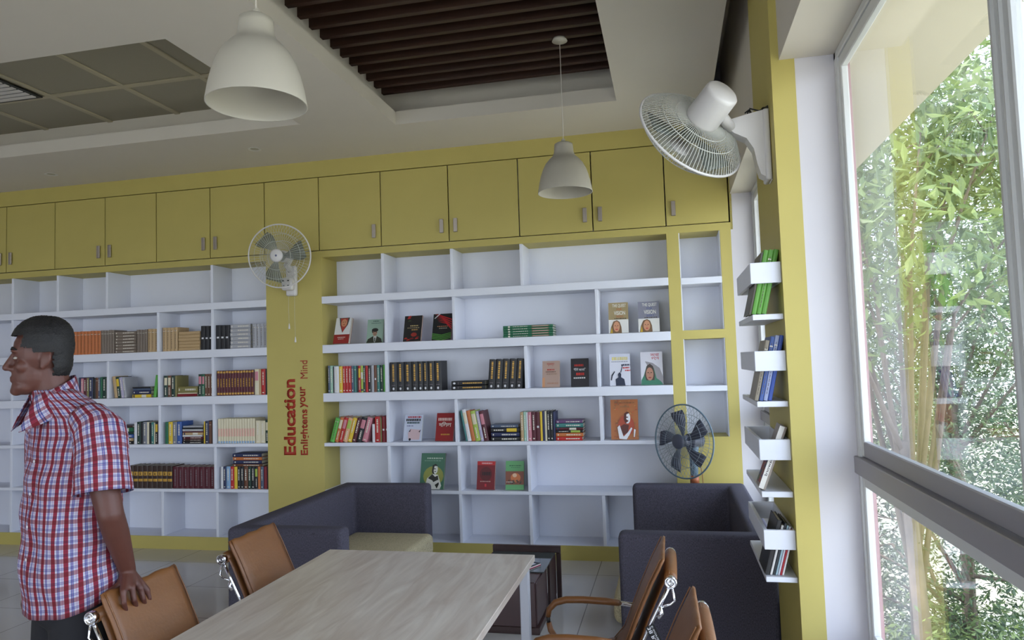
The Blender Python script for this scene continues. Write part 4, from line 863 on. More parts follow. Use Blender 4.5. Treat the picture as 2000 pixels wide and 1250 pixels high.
# ================================================================ FANS
def fan_head(parent, Rr, wire, ringm, bladem, motm, nbl, ml=.17, mr=.055, nw=72, badge=True, glassy=False, depth=.15, spin=0, wr=.0012):
    """local axis +Z is the blowing direction; centre of the cage at the origin"""
    q = MB(); zf, zb = depth*.5, -depth*.5
    def wireprof(sg, ang, r0):
        pts = []; n = 7
        for i in range(n+1):
            u = i/n; rr = r0+(Rr-r0)*u; z = sg*depth*.5*(1-u**3.2)
            pts.append((rr*math.cos(ang), rr*math.sin(ang), z))
        return pts
    g = MB()
    for k in range(nw): g.tube(wireprof(1, 2*math.pi*k/nw, Rr*.20), wr, wire, 4, caps=False)
    for f_ in (.45, .74): g.tube([(Rr*f_*math.cos(2*math.pi*j/48), Rr*f_*math.sin(2*math.pi*j/48), depth*.5*(1-((f_-.2)/.8)**3.2)+.001) for j in range(48)], .0016, wire, 5, closed=True)
    g.lathe([(0, depth*.5+.008), (Rr*.16, depth*.5+.007), (Rr*.205, depth*.5), (Rr*.205, depth*.5-.006), (0, depth*.5-.006)], FANW if badge else motm, 32)
    fg = g.build('front_grille', parent)
    if badge: g = MB(); g.lathe([(0, depth*.5+.0095), (Rr*.035, depth*.5+.0088)], cmat((90, 92, 120)), 16); g.build('badge', fg)
    g = MB()
    for k in range(nw): g.tube(wireprof(-1, 2*math.pi*(k+.5)/nw, Rr*.24), wr, wire, 4, caps=False)
    for f_ in (.5, .72): g.tube([(Rr*f_*math.cos(2*math.pi*j/48), Rr*f_*math.sin(2*math.pi*j/48), -depth*.5*(1-((f_-.24)/.76)**3.2)-.001) for j in range(48)], .0022, wire, 5, closed=True)
    g.build('rear_grille', parent)
    g = MB(); g.tube([(Rr*math.cos(2*math.pi*j/64), Rr*math.sin(2*math.pi*j/64), 0) for j in range(64)], .0062, ringm, 8, closed=True); g.build('cage_ring', parent)
    h = MB(); h.lathe([(0, .03), (.03, .028), (.042, .015), (.044, -.03), (0, -.03)], bladem, 28); hb = h.build('hub', parent)
    for k in range(nbl):
        a0 = 2*math.pi*k/nbl+spin; t = bmesh.new(); n = 8; U, Lw = [], []
        for i in range(n+1):
            u = i/n; rr = .035+(Rr*.86-.035)*u; wd_ = (.30 if nbl > 3 else .42)*(1+1.1*u-.9*u**4)*.8; tw = R(30-12*u)
            for s_, lst in ((-1, U), (1, Lw)):
                an = a0+s_*wd_/1.25+.25*u; lst.append((rr*math.cos(an)*(1), rr*math.sin(an), s_*rr*wd_*.5*math.sin(tw)*.55))
        bl = MB(); 
        for z_ in (0,):
            vu = [t.verts.new(v) for v in U]; vl = [t.verts.new(v) for v in Lw]
            for i in range(n): t.faces.new((vu[i], vl[i], vl[i+1], vu[i+1]))
            ex = bmesh.ops.extrude_face_region(t, geom=t.faces[:]); bmesh.ops.translate(t, verts=[v for v in ex['geom'] if isinstance(v, bmesh.types.BMVert)], vec=(0, 0, .0022))
            bmesh.ops.recalc_face_normals(t, faces=t.faces)
        bl.merge(t, bladem, None, True); bl.build('fan_blade', parent)
    h = MB(); h.lathe([(0, zb-ml), (mr*.86, zb-ml), (mr*.98, zb-ml+.008), (mr, zb-ml+.02), (mr*1.04, zb-.012), (mr*.98, zb+.004), (0, zb+.004)], motm, 40); h.build('motor_housing', parent)
def orient(center, fdir, roll_ref=(0, 0, 1)):
    z = Vector(fdir).normalized(); x = Vector(roll_ref).cross(z).normalized(); y = z.cross(x)
    M = Matrix((x, y, z)).transposed().to_4x4(); M.translation = center
    return M
def subroot(name, parent, M):
    o = bpy.data.objects.new(name, None); COL.objects.link(o); o.matrix_basis = M; o.parent = parent; return o
BLT = bpy.data.materials.new('translucent_blade'); BLT.use_nodes = True; _b = BLT.node_tree.nodes['Principled BSDF']; _b.inputs['Base Color'].default_value = rgb((120, 130, 126)); _b.inputs['Roughness'].default_value = .2; _b.inputs['Alpha'].default_value = .55
# fan on the lettered column
fc = onY(546, 500, D-.33)
r = empty('wall_fan', (-3.20, D, 2.33), label='white wall fan mounted on the yellow lettered column, facing the camera', cat='fan')
off = Vector((-3.20, D, 2.33))
def at_root(M, o_): MM = M.copy(); MM.translation = M.translation-o_; return MM
Mh = at_root(orient(fc, (.17, -1, -.10)), off)
tmp_before = set(bpy.data.objects)
fan_head(r, .268, WIREW, FANW, BLT, FANW, 3, ml=.13, mr=.05, nw=60)
for o in set(bpy.data.objects)-tmp_before:
    if o.parent == r: o.matrix_basis = Mh @ o.matrix_basis
q = MB(); bc = onY(566, 556, D-.06)-off
q.box(bc.x-.05, bc.x+.05, -.05, -.001, bc.z-.10, bc.z+.17, FANW, .018, seg=3)
q.box(bc.x-.058, bc.x+.05, -.115, -.052, bc.z-.055, bc.z+.06, FANW, .022, seg=3)
q.tube([(bc.x, -.04, bc.z+.13), (bc.x-.01, -.09, bc.z+.17), (Mh.translation.x+.01, -.16, Mh.translation.z+.01), (Mh.translation.x, -.2, Mh.translation.z)], [.03, .028, .026, .03], FANW, 12)
wb = q.build('wall_bracket', r)
q = MB()
for (ax, az, sw) in ((-.028, .03, .011), (.018, .03, .011), (-.024, -.012, .008), (.02, -.012, .008)): q.box(bc.x-.004+ax-sw, bc.x-.004+ax+sw, -.119, -.1155, bc.z+az-sw*.5, bc.z+az+sw*.5, cmat((70, 76, 78)), .001)
q.build('control_marks', wb)
for (px, py, ln) in ((565, 640, .36), (577, 666, .46)):
    p = onY(px, py, D-.07)-off; q = MB(); zt_ = bc.z-.09
    q.tube([(p.x, -.07, p.z+.03), (p.x-.004, -.07, (p.z+zt_)/2), (p.x-.002, -.07, zt_)], .0011, WIREW, 5); q.lathe([(.002, .05), (.005, .04), (.0085, .006), (.007, 0), (0, 0)], FANW, 14, Matrix.Translation((p.x, -.07, p.z-.012))); q.build('pull_cord', r)
# near fan on the post
off = Vector((.481, 3.36, 2.30)); fc = onY(1349, 262, 3.30)
r = empty('wall_fan', off, label='large white wall fan on the near yellow post, seen from behind', cat='fan')
Mh = at_root(orient(fc, (-.56, .66, -.50)), off)
before = set(bpy.data.objects)
fan_head(r, .262, WIREW, FANW, BLT, FANW, 3, ml=.165, mr=.076, nw=92, depth=.165, wr=.0018)
for o in set(bpy.data.objects)-before:
    if o.parent == r: o.matrix_basis = Mh @ o.matrix_basis
def pc(px, py, yy): return onY(px, py, yy)-off
q = MB()
# wall plate and swan-necked bracket drawn in the XZ plane, .085 m deep
A = [pc(*v, 3.36) for v in ((1503, 218), (1470, 226), (1424, 240), (1419, 256), (1432, 266), (1456, 276), (1470, 296), (1477, 325), (1484, 345), (1505, 356))]
pts = [(v.x, v.z) for v in A]; pts[0] = (-.001, pts[0][1]); pts[-1] = (-.001, pts[-1][1])
Mx = Matrix(((1, 0, 0, 0), (0, 0, -1, .035), (0, 1, 0, 0), (0, 0, 0, 1)))
q.prism(pts, .085, FANW, Mx, bev=0)
q.box(-.028, -.001, -.06, .05, A[-1].z+.0, A[0].z, FANW, .01, seg=3)
q.build('wall_bracket', r)
q = MB(); n1 = pc(1427, 250, 3.33); hb = Mh @ Vector((0, 0, -.065-.11)); q.tube([n1, n1.lerp(hb, .5), hb], [.026, .024, .022], FANW, 14); q.build('tilt_neck', r)
q = MB(); c0 = pc(1480, 219, 3.34)
for k in range(4):
    q.tube([(c0.x-.055+.012*k, -.01+.012*k, c0.z+.004), (c0.x-.03, -.01+.01*k, c0.z+.022+.004*k), (c0.x+.01, -.01+.008*k, c0.z+.008+.003*k), (c0.x+.045, -.02+.01*k, c0.z+.024+.003*k), (c0.x+.05, -.02+.01*k, c0.z+.006)], .0035, BLK, 6)
q.box(c0.x+.015, c0.x+.05, -.03, .03, c0.z+.0, c0.z+.02, BLK, .006); q.build('power_cable', r)
# standing fan in the corner
SFM = mat('fan_bluegrey_plastic', (98, 118, 132), .3); SFB = mat('fan_blade_slate', (74, 78, 94), .35)
fc = onY(1335, 862, 5.56); off = Vector((fc.x+.07, 5.63, 0))
r = empty('standing_fan', off, label='blue-grey standing fan with dark blades behind the right sofa', cat='fan')
Mh = at_root(orient(fc, (-.66, -.78, .05)), off)
before = set(bpy.data.objects)
fan_head(r, .275, mat('fan_wire_grey', (130, 140, 148), .4), SFM, SFB, SFB, 5, ml=.13, mr=.055, nw=48, badge=False, depth=.13, spin=.35)
for o in set(bpy.data.objects)-before:
    if o.parent == r: o.matrix_basis = Mh @ o.matrix_basis
hz_ = Mh @ Vector((0, 0, -.14))
q = MB(); q.tube([hz_, (hz_.x*.5, hz_.y*.5, fc.z-.05), (0, 0, fc.z-.13), (0, 0, .62)], [.03, .034, .032, .028], SFM, 16); q.build('neck', r)
q = MB(); q.tube([(0, 0, .62), (0, 0, .03)], .015, CHROME, 14); q.tube([(0, 0, .70), (0, 0, .64)], .034, mat('fan_collar_orange', (170, 98, 62), .4), 18); q.build('pole', r)
q = MB(); q.lathe([(0, 0), (.115, 0), (.118, .012), (.10, .028), (.03, .04), (0, .04)], SFM, 36); q.build('base', r)
q = MB(); q.tube([(hz_.x, hz_.y, hz_.z), (.06, .05, .7), (.07, .06, .4), (.09, .05, .06)], .003, cmat((140, 90, 50)), 6); q.build('power_cord', r)

# ================================================================ PERSON
def blob(name, chains, voxel, m, parent, smooth=4, M=None, post=None):
    """one continuous skin grown around tapering chains and ellipsoids"""
    q = MB()
    for c in chains:
        if c[0] == 'c':
            pts, rs = c[1], c[2]
            # resample so that the taper is smooth
            P, Q = [], []
            for i in range(len(pts)-1):
                for k in range(5): P.append(Vector(pts[i]).lerp(Vector(pts[i+1]), k/5)); Q.append(rs[i]+(rs[i+1]-rs[i])*k/5)
            P.append(Vector(pts[-1])); Q.append(rs[-1]); q.tube(P, Q, m, 16)
            for i in range(len(pts)): q.ell(pts[i], (rs[i],)*3, m)
        else: q.ell(c[1], c[2], m, c[3] if len(c) > 3 else None, 20)
    o = q.build(name, parent)
    md = o.modifiers.new('r', 'REMESH'); md.mode = 'VOXEL'; md.voxel_size = voxel; md.use_smooth_shade = True
    if smooth: sm = o.modifiers.new('s', 'SMOOTH'); sm.factor = .5; sm.iterations = smooth
    dg = bpy.context.evaluated_depsgraph_get(); me = bpy.data.meshes.new_from_object(o.evaluated_get(dg))
    old = o.data; o.modifiers.clear(); o.data = me; bpy.data.meshes.remove(old)
    if post: post(me)
    for p_ in me.polygons: p_.use_smooth = True
    return o
SKIN = mat('brown_skin', (88, 50, 40), .5, noise=.05, nscale=14)
O_ = Vector((-2.13, 2.175, 0)); rzm = math.atan2(-.702, -.712)
man = empty('person', O_, rzm, 'person in a red and blue checked shirt resting a hand on a tan chair', 'person')
MI = (Matrix.Translation(O_) @ Matrix.Rotation(rzm, 4, 'Z')).inverted()
def Lc(v): return tuple(MI @ Vector(v))
H = Vector((.07, 0, 1.66))
def hd(f, l, z): return (H.x+f, H.y+l, H.z+z)
wr = Lc(onX(249, 1113, -1.893)); el = (-.125, .262, 1.135)
mc = {'i': (241, 1156, -1.846), 'm': (258, 1149, -1.842), 'r': (274, 1149, -1.842), 'p': (287, 1154, -1.846)}
pp = {'i': (242, 1177, -1.834), 'm': (262, 1172, -1.832), 'r': (280, 1170, -1.833), 'p': (292, 1167, -1.838)}
tp = {'i': (247, 1198, -1.846), 'm': (267, 1189, -1.847), 'r': (284, 1186, -1.847), 'p': (293, 1178, -1.848)}
rad = {'i': (.0105, .0092, .0078), 'm': (.0108, .0098, .0085), 'r': (.0105, .0095, .0082), 'p': (.0092, .0082, .0072)}
ch = [('c', [(-.02, 0, 1.02), (-.02, 0, 1.15), (-.025, 0, 1.32)], [.105, .10, .095]), ('e', (-.025, 0, .90), (.10, .135, .10)), ('e', (-.03, 0, 1.36), (.078, .135, .085)),
      ('c', [(-.01, 0, 1.44), (0.035, 0, 1.54), (.055, 0, 1.62)], [.072, .060, .056]),
      ('e', hd(.002, 0, .035), (.090, .074, .100)), ('e', hd(.028, 0, -.045), (.066, .056, .076)), ('e', hd(.078, 0, -.104), (.02, .026, .018)), ('e', hd(.05, 0, -.09), (.045, .045, .03)),
      ('c', [hd(.088, 0, .022), hd(.108, 0, -.022)], [.008, .013]), ('e', hd(.094, .013, -.028), (.012, .009, .009)), ('e', hd(.094, -.013, -.028), (.012, .009, .009)),
      ('e', hd(.086, .028, .034), (.010, .022, .007)), ('e', hd(.086, -.028, .034), (.010, .022, .007)),
      ('e', hd(.088, 0, -.058), (.012, .022, .006)), ('e', hd(.087, 0, -.068), (.012, .020, .006)), ('e', hd(.06, .042, -.02), (.022, .018, .022)), ('e', hd(.06, -.042, -.02), (.022, .018, .022))]
for s_ in (-1, 1):
    er = Matrix.Rotation(R(-12), 4, 'Y') @ Matrix.Rotation(R(-18*s_), 4, 'Z')
    ch += [('e', hd(-.008, s_*.077, .002), (.018, .0065, .031), er), ('e', hd(.0, s_*.074, -.022), (.010, .008, .012)), ('e', hd(-.016, s_*.083, .006), (.009, .005, .026), er)]
    ch += [('c', [(-.05 if s_ > 0 else 0, s_*.078, .83), (-.02 if s_ > 0 else .03, s_*.092, .50), (-.028 if s_ > 0 else 0, s_*.102, .10)], [.078, .060, .042]), ('c', [(-.03, s_*.11, .06), (.05, s_*.12, .045), (.13, s_*.13, .035)], [.035, .036, .028])]
ch += [('c', [(-.08, .165, 1.415), (-.10, .222, 1.28), el, wr], [.058, .050, .042, .027]), ('c', [el, tuple(Vector(el).lerp(Vector(wr), .35)), wr], [.042, .041, .0275])]
ch += [('c', [(.05, -.175, 1.41), (.05, -.235, 1.13), (.08, -.24, .90)], [.056, .043, .027]), ('c', [(.06, -.24, .90), (.09, -.235, .83)], [.03, .034])]
for k in range(4):
    y_ = -.24+.022*(k-1.5)*.0; ch.append(('c', [(.07+.018*k, -.225-.004*k, .82), (.085+.016*k, -.215, .765), (.08+.015*k, -.205, .725+(.008 if k in (0, 3) else 0))], [.0095, .0085, .007]))
ch.append(('c', [(.085, -.21, .85), (.11, -.19, .80), (.115, -.185, .77)], [.012, .010, .008]))
palm = []
for f_ in 'imrp':
    a, b_, c_ = Lc(onX(*mc[f_])), Lc(onX(*pp[f_])), Lc(onX(*tp[f_])); r_ = rad[f_]
    ch.append(('c', [wr, a], [.019, .0125])); ch.append(('c', [a, b_, c_], [r_[0], r_[1], r_[2]]))
th = [Lc(onX(238, 1140, -1.895)), Lc(onX(222, 1150, -1.905)), Lc(onX(202, 1163, -1.905))]
ch.append(('c', [wr]+th, [.022, .0165, .0115, .0085]))
body = blob('body', ch, .0046, SKIN, man, 3)
EYW = cmat((176, 168, 158)); 
for s_ in (-1, 1):
    q = MB(); q.ell(hd(.0805, s_*.029, .010), (.007, .012, .005), EYW); q.ell(hd(.0855, s_*.0295, .010), (.003, .0045, .0045), BLK); q.build('eye', man)
nail = mat('fingernail', (206, 168, 156), .3)
for f_ in 'imr':
    c_ = Lc(onX(tp[f_][0], tp[f_][1]-1, tp[f_][2]+.0075)); q = MB(); q.ell(c_, (.005, .005, .006), nail); q.build('fingernail', man)
HAIR = mat('black_hair', (14, 12, 13), .6, bump=.9, bscale=260)
def hairpost(me):
    bm = bmesh.new(); bm.from_mesh(me); kill = []
    for v in bm.verts:
        p = v.co-H
        n_ = math.sin(p.x*410+p.z*90)*math.sin(p.y*370)*math.sin(p.z*460+p.y*120)
        v.co += v.normal*(.0018*n_)
    for f in bm.faces:
        p = f.calc_center_median()-H
        ear = abs(p.y) > .045 and p.x > -.030 and p.z < .026
        face = p.x > .066-.25*max(0, p.z-.05) and p.z < .088
        side = p.x > .03 and p.z < .045
        if ear or face or side or p.z < -.085+.25*abs(p.y): kill.append(f)
    bmesh.ops.delete(bm, geom=kill, context='FACES'); bm.to_mesh(me); bm.free()
blob('hair', [('e', hd(.002, 0, .056), (.100, .087, .106)), ('e', hd(-.030, 0, .0), (.062, .072, .088)), ('e', hd(-.02, 0, .085), (.075, .07, .075))], .005, HAIR, man, 3, post=hairpost)
for s_ in (-1, 1):
    q = MB(); q.tube([hd(.094, s_*.012, .040), hd(.090, s_*.030, .046), hd(.078, s_*.047, .038)], [.003, .004, .002], HAIR, 6); q.build('eyebrow', man)

def plaid():
    m = bpy.data.materials.new('checked_shirt_cotton'); m.use_nodes = True; n = m.node_tree; b = n.nodes['Principled BSDF']; b.inputs['Roughness'].default_value = .85
    uv = n.nodes.new('ShaderNodeUVMap'); sep = n.nodes.new('ShaderNodeSeparateXYZ'); n.links.new(uv.outputs[0], sep.inputs[0]); outs = []
    for ax in ('X', 'Y'):
        mu = n.nodes.new('ShaderNodeMath'); mu.operation = 'MULTIPLY'; mu.inputs[1].default_value = 1/.040; fr = n.nodes.new('ShaderNodeMath'); fr.operation = 'FRACT'
        r = n.nodes.new('ShaderNodeValToRGB'); r.color_ramp.interpolation = 'CONSTANT'; E = r.color_ramp.elements
        red = rgb((150, 40, 62)); wh = rgb((208, 206, 216)); bl = rgb((92, 108, 168)); lb = rgb((190, 170, 196))
        E[0].position = 0; E[0].color = red; E[1].position = .34; E[1].color = wh
        for p_, c_ in ((.50, bl), (.57, lb), (.62, bl), (.68, wh), (.84, lb), (.90, wh)):
            e = E.new(p_); e.color = c_
        n.links.new(sep.outputs[ax], mu.inputs[0]); n.links.new(mu.outputs[0], fr.inputs[0]); n.links.new(fr.outputs[0], r.inputs[0]); outs.append(r)
    mx = n.nodes.new('ShaderNodeMixRGB'); mx.blend_type = 'MULTIPLY'; mx.inputs[0].default_value = .78
    n.links.new(outs[0].outputs[0], mx.inputs[1]); n.links.new(outs[1].outputs[0], mx.inputs[2]); n.links.new(mx.outputs[0], b.inputs['Base Color'])
    return m
PL = plaid()
def cloth(name, rings, parent, wr_amp=.004, seed=0, arc0=0, closed=True, uvrot=0, solid=.0025, sub=True):
    """rings: list of lists of points (same count). UVs in metres along and around the cloth."""
    me = bpy.data.meshes.new(name); n = len(rings[0]); V, Fc, UV = [], [], []
    rr = random.Random(seed); ph = [rr.uniform(0, 6.28) for _ in range(8)]
    uu = []; vv = []; acc = [0]*n
    mid = rings[len(rings)//2]; al = [0]
    for j in range(1, n+1): al.append(al[-1]+(Vector(mid[j % n])-Vector(mid[j-1])).length)
    for i, rg in enumerate(rings):
        cen = sum((Vector(p) for p in rg), Vector())/n
        if i: acc = [acc[j]+(Vector(rg[j])-Vector(rings[i-1][j])).length for j in range(n)]
        vv.append(sum(acc)/n)
        for j, p in enumerate(rg):
            p = Vector(p); d = (p-cen).normalized(); u = al[j]
            w = math.sin(u*38+vv[-1]*9+ph[0])*.5+math.sin(u*21-vv[-1]*26+ph[1])*.6+math.sin(vv[-1]*42+u*13+ph[2])*.5+math.sin(u*70+vv[-1]*30+ph[3])*.25
            V.append(p+d*wr_amp*w)
    for i in range(len(rings)-1):
        for j in range(n if closed else n-1):
            k = (j+1) % n; Fc.append((i*n+j, i*n+k, (i+1)*n+k, (i+1)*n+j)); UV += [(al[j], vv[i]), (al[j+1], vv[i]), (al[j+1], vv[i+1]), (al[j], vv[i+1])]
    me.from_pydata([tuple(v) for v in V], [], Fc); l = me.uv_layers.new(name='UVMap')
    for k_, (u, v) in enumerate(UV):
        if uvrot: u, v = u*math.cos(uvrot)-v*math.sin(uvrot), u*math.sin(uvrot)+v*math.cos(uvrot)
        l.data[k_].uv = (u, v)
    for p_ in me.polygons: p_.use_smooth = True
    me.materials.append(PL); o = bpy.data.objects.new(name, me); COL.objects.link(o); o.parent = parent
    so_ = o.modifiers.new('thickness', 'SOLIDIFY'); so_.thickness = solid; so_.offset = 1
    return o
TWIST = R(24)
def ering(z, a, b_, cf, n=72, ex=2.3, zf=None, tw=1):
    out = []
    for j in range(n):
        t = 2*math.pi*j/n; c, s_ = math.cos(t), math.sin(t); x = cf+b_*math.copysign(abs(c)**(2/ex), c); y = a*math.copysign(abs(s_)**(2/ex), s_)
        zz = z+(zf(x, y) if zf else 0); x -= cf; ct, st_ = math.cos(TWIST*tw), math.sin(TWIST*tw); out.append((cf+x*ct-y*st_, x*st_+y*ct, zz))
    return out
def interp(tab, z):
    for a, c in zip(tab, tab[1:]):
        if a[0] <= z <= c[0]:
            t = (z-a[0])/(c[0]-a[0]); t = t*t*(3-2*t)*.5+t*.5; return [a[k]+(c[k]-a[k])*t for k in range(1, 4)]
    return tab[-1][1:]
TT = [(.80, .182, .142, -.03), (.90, .187, .145, -.026), (1.0, .188, .142, -.022), (1.12, .186, .136, -.02), (1.24, .196, .128, -.022), (1.33, .206, .120, -.025), (1.40, .208, .110, -.03), (1.45, .192, .100, -.02), (1.49, .150, .088, -.002), (1.525, .096, .074, .022), (1.555, .068, .062, .040)]
rings = []; N_ = 44
for i in range(N_+1):
    z = .815+(1.555-.815)*i/N_; a, b_, cf = interp(TT, z); k = max(0, 1-(z-.815)/.22)
    rings.append(ering(z, a, b_, cf, zf=lambda x, y, k=k: k*(-.30*x)))
shirt = cloth('shirt', rings, man, .0058, 3); shirt['label'] = 'red, white and blue checked short-sleeved shirt'
def tube_rings(pts, rs, n=40, m_=6, squash=1.0):
    P, Q = [], []
    for i in range(len(pts)-1):
        for k in range(m_): P.append(Vector(pts[i]).lerp(Vector(pts[i+1]), k/m_)); Q.append(rs[i]+(rs[i+1]-rs[i])*k/m_)
    P.append(Vector(pts[-1])); Q.append(rs[-1]); out = []
    for i, p in enumerate(P):
        d = (P[min(i+1, len(P)-1)]-P[max(0, i-1)]).normalized(); a = Vector((1, 0, 0)); a = (a-d*a.dot(d)).normalized(); b_ = d.cross(a)
        out.append([tuple(p+(a*math.cos(2*math.pi*j/n)+b_*math.sin(2*math.pi*j/n)*squash)*Q[i]) for j in range(n)])
    return out
cloth('sleeve', tube_rings([(-.06, .12, 1.455), (-.095, .18, 1.405), (-.105, .222, 1.30), (-.105, .246, 1.205)], [.064, .080, .083, .087]), shirt, .0035, 5, uvrot=.0)
cloth('sleeve', tube_rings([(.03, -.125, 1.455), (.05, -.19, 1.40), (.05, -.222, 1.30), (.045, -.24, 1.19)], [.060, .076, .080, .084]), shirt, .003, 6)
# collar: a folded band around the neck, open in front
def collar_ring(rx, ry, cz, back, spread=0, cx=.042):
    out = []; n = 40
    for j in range(n+1):
        t = R(24)+(2*math.pi-R(48))*j/n; fr_ = (math.cos(t)+1)/2; x = rx*math.cos(t)+spread*fr_**3*.6; y = ry*math.sin(t); ct, st_ = math.cos(TWIST*.8), math.sin(TWIST*.8)
        out.append((cx+x*ct-y*st_, x*st_+y*ct, cz+back*(1-fr_)-spread*fr_**2.2))
    return out
cloth('collar', [collar_ring(.066, .066, 1.500, .040), collar_ring(.065, .066, 1.518, .058), collar_ring(.066, .067, 1.533, .070), collar_ring(.071, .073, 1.535, .070), collar_ring(.078, .082, 1.518, .050, .012), collar_ring(.086, .092, 1.496, .030, .035), collar_ring(.092, .100, 1.470, .014, .060)], shirt, .0008, 2, closed=False, uvrot=.4)
# pocket and placket
q = MB()
for k in range(5): q.lathe([(0, 0), (.005, 0), (.0055, .001), (.004, .0022), (0, .0018)], cmat((225, 222, 226)), 12, Matrix.Rotation(TWIST, 4, 'Z') @ Matrix.Translation((interp(TT, 1.42-.11*k)[1]+interp(TT, 1.42-.11*k)[2]+.006, 0, 1.42-.11*k)) @ Matrix.Rotation(R(90), 4, 'Y'))
q.build('button', shirt, kind=None)
TR = mat('black_trousers_cloth', (24, 23, 28), .85)
blob('trousers', [('e', (-.028, 0, .86), (.120, .150, .08)), ('e', (-.028, 0, .79), (.130, .160, .08)), ('c', [(-.055, .075, .80), (-.02, .09, .50), (-.03, .10, .09)], [.102, .083, .066]), ('c', [(.0, -.085, .80), (.03, -.10, .50), (.0, -.11, .09)], [.102, .083, .066])], .010, TR, man, 5)
for s_ in (-1, 1):
    blob('shoe', [('c', [(-.05, s_*.11, .045), (.03, s_*.118, .043), (.11, s_*.128, .036), (.16, s_*.132, .030)], [.044, .045, .042, .03]), ('e', (-.06, s_*.11, .06), (.035, .038, .05))], .006, mat('black_shoe_leather', (20, 18, 18), .3), man, 3)

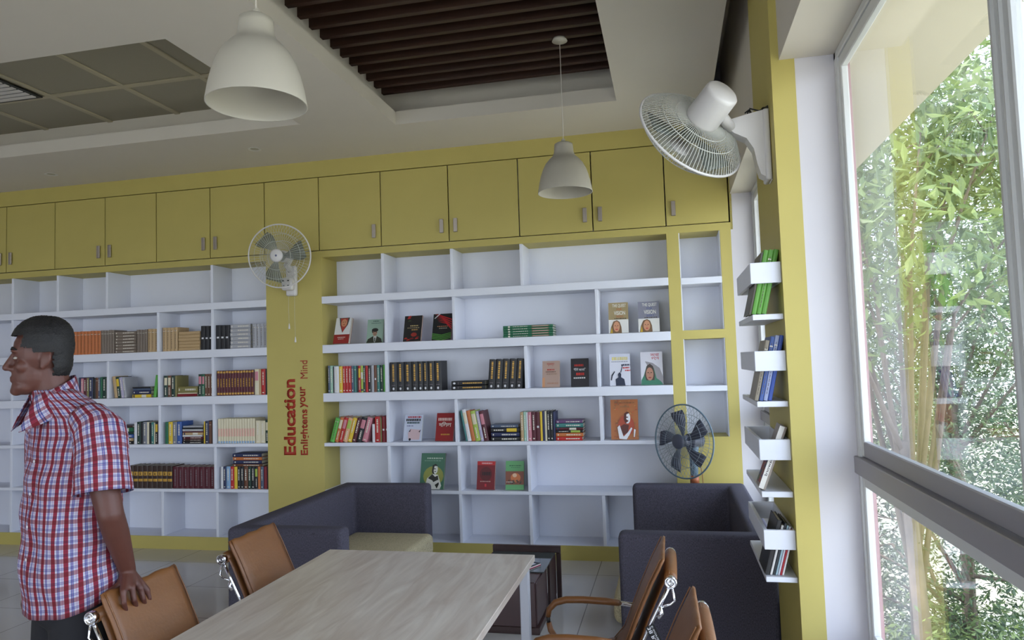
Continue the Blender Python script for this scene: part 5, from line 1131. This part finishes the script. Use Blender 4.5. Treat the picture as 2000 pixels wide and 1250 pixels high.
# ================================================================ OUTSIDE
GR = mat('ground_pale_bounce', (172, 166, 146), .95, noise=.3, nscale=1.5)  # ground made pale so it bounces sunlight up onto the ceiling
b = MB(); b.box(-60, 80, -60, 90, -5.2, -5, GR); b.build('lawn', kind='structure')
LEAF = [leaf_mat('leaf_bright_green', (78, 102, 54), (148, 164, 102), .4), leaf_mat('leaf_mid_green', (62, 84, 54), (128, 146, 102), .3), leaf_mat('leaf_dark_green', (40, 60, 38), (98, 118, 76), .25)]
BARK = mat('tree_bark', (112, 98, 84), .9, noise=.2, nscale=9)
def tree(loc, height, crowns, nleaf, size, m, label, seed, droop=.3, asp=.34):
    rr = random.Random(seed); r = empty('tree', loc, 0, label, 'tree', 'trees outside the window')
    q = MB(); top = Vector((0, 0, height*.62)); q.tube([(0, 0, 0), (.1, -.05, height*.3), top], [.13, .10, .06], BARK, 10)
    for c, rd in crowns:
        c = Vector(c)
        for k in range(5):
            e = c+Vector((rr.uniform(-1, 1)*rd[0], rr.uniform(-1, 1)*rd[1], rr.uniform(-1, 1)*rd[2]))*.75; md = top.lerp(e, .5)+Vector((0, 0, .25))
            q.tube([top.lerp(Vector((0, 0, 0)), rr.uniform(0, .4)), md, e], [.035, .02, .008], BARK, 6)
            for kk in range(3):
                e2 = e+Vector((rr.uniform(-.6, .6), rr.uniform(-.6, .6), rr.uniform(-.5, .4))); q.tube([md.lerp(e, rr.uniform(.3, .9)), e2], [.010, .004], BARK, 5)
    q.build('trunk', r)
    V, Fc = [], []
    wt = [a[1][0]*a[1][1]*a[1][2] for a in crowns]; tot = sum(wt)
    for (c, rd), w_ in zip(crowns, wt):
        ncl = max(8, int(nleaf*w_/tot/16))
        for _ in range(ncl):
            while True:
                d = Vector((rr.uniform(-1, 1), rr.uniform(-1, 1), rr.uniform(-1, 1)))
                if .25 < d.length < 1: break
            cc = Vector((c[0]+d.x*rd[0], c[1]+d.y*rd[1], c[2]+d.z*rd[2]))
            for k in range(16):
                p = cc+Vector((rr.gauss(0, 1), rr.gauss(0, 1), rr.gauss(0, .8)))*size*1.5
                ln = size*rr.uniform(.7, 1.25); a = rr.uniform(0, 6.28); el_ = rr.gauss(-droop, .5)
                u = Vector((math.cos(a)*math.cos(el_), math.sin(a)*math.cos(el_), math.sin(el_))); s_ = u.cross(Vector((rr.gauss(0, .5), rr.gauss(0, .5), 1))).normalized(); nn = u.cross(s_)
                b0 = len(V); w2 = ln*asp*.5
                V += [tuple(p), tuple(p+u*ln*.4+s_*w2+nn*ln*.04), tuple(p+u*ln*.45-nn*ln*.02), tuple(p+u*ln*.4-s_*w2+nn*ln*.04), tuple(p+u*ln-nn*ln*.08)]
                Fc += [(b0, b0+1, b0+2), (b0, b0+2, b0+3), (b0+1, b0+4, b0+2), (b0+2, b0+4, b0+3)]
    me = bpy.data.meshes.new('foliage'); me.from_pydata(V, [], Fc); me.materials.append(m); o = bpy.data.objects.new('foliage', me); COL.objects.link(o); o.parent = r
    return r
tree((2.5, 8.8, -5), 9, [((-.3, -.2, 7.6), (1.1, 1.6, 1.1)), ((.1, .6, 9.3), (1.5, 1.9, 1.1)), ((1.6, .5, 8.3), (1.2, 1.4, 1.4))], 6500, .19, LEAF[0], 'broad-leaved tree with drooping bright leaves close to the big window', 11, .6)
tree((4.6, 13.5, -5), 10, [((0, 0, 9.0), (2.4, 2.6, 2.6)), ((-1.6, 1, 6.4), (2.2, 2.4, 2.2)), ((1.2, -1, 5.2), (2.4, 2.2, 2.0))], 34000, .11, LEAF[1], 'fine-leaved grey-green tree filling the middle of the window view', 12, .2)
tree((3.9, 16.5, -5), 9, [((0, 0, 6.0), (2.6, 2.2, 2.8)), ((-.5, 0, 9.6), (2.2, 2.0, 1.6))], 26000, .12, LEAF[2], 'dark leafy tree standing farther left behind the window frame', 13, .2)
tree((3.6, 10.4, -5), 6, [((0, 0, 3.9), (1.7, 1.9, 1.8)), ((-1.2, 1.0, 2.6), (1.6, 1.6, 1.6))], 20000, .09, LEAF[2], 'lower dark green tree at the bottom of the window view', 14, .2)
tree((7.2, 16.5, -5), 12, [((0, 0, 10), (2.6, 2.6, 3.0)), ((-.6, -1, 6), (2.6, 2.4, 2.6))], 24000, .13, LEAF[1], 'tall tree at the right side of the window view', 15, .2)
tree((2.9, 8.6, -5), 4, [((0, 0, 2.3), (1.5, 2.0, 1.5)), ((1.6, 1.6, 2.0), (1.7, 1.8, 1.4))], 20000, .10, LEAF[0], 'bright green shrubby tree lowest in the window view', 16, .2)
tree((12, 24, -5), 11, [((0, 0, 8), (5, 4, 5)), ((-6, 2, 6), (4.5, 4, 4.5))], 16000, .2, LEAF[1], 'distant tree mass behind the other trees', 17, .2)
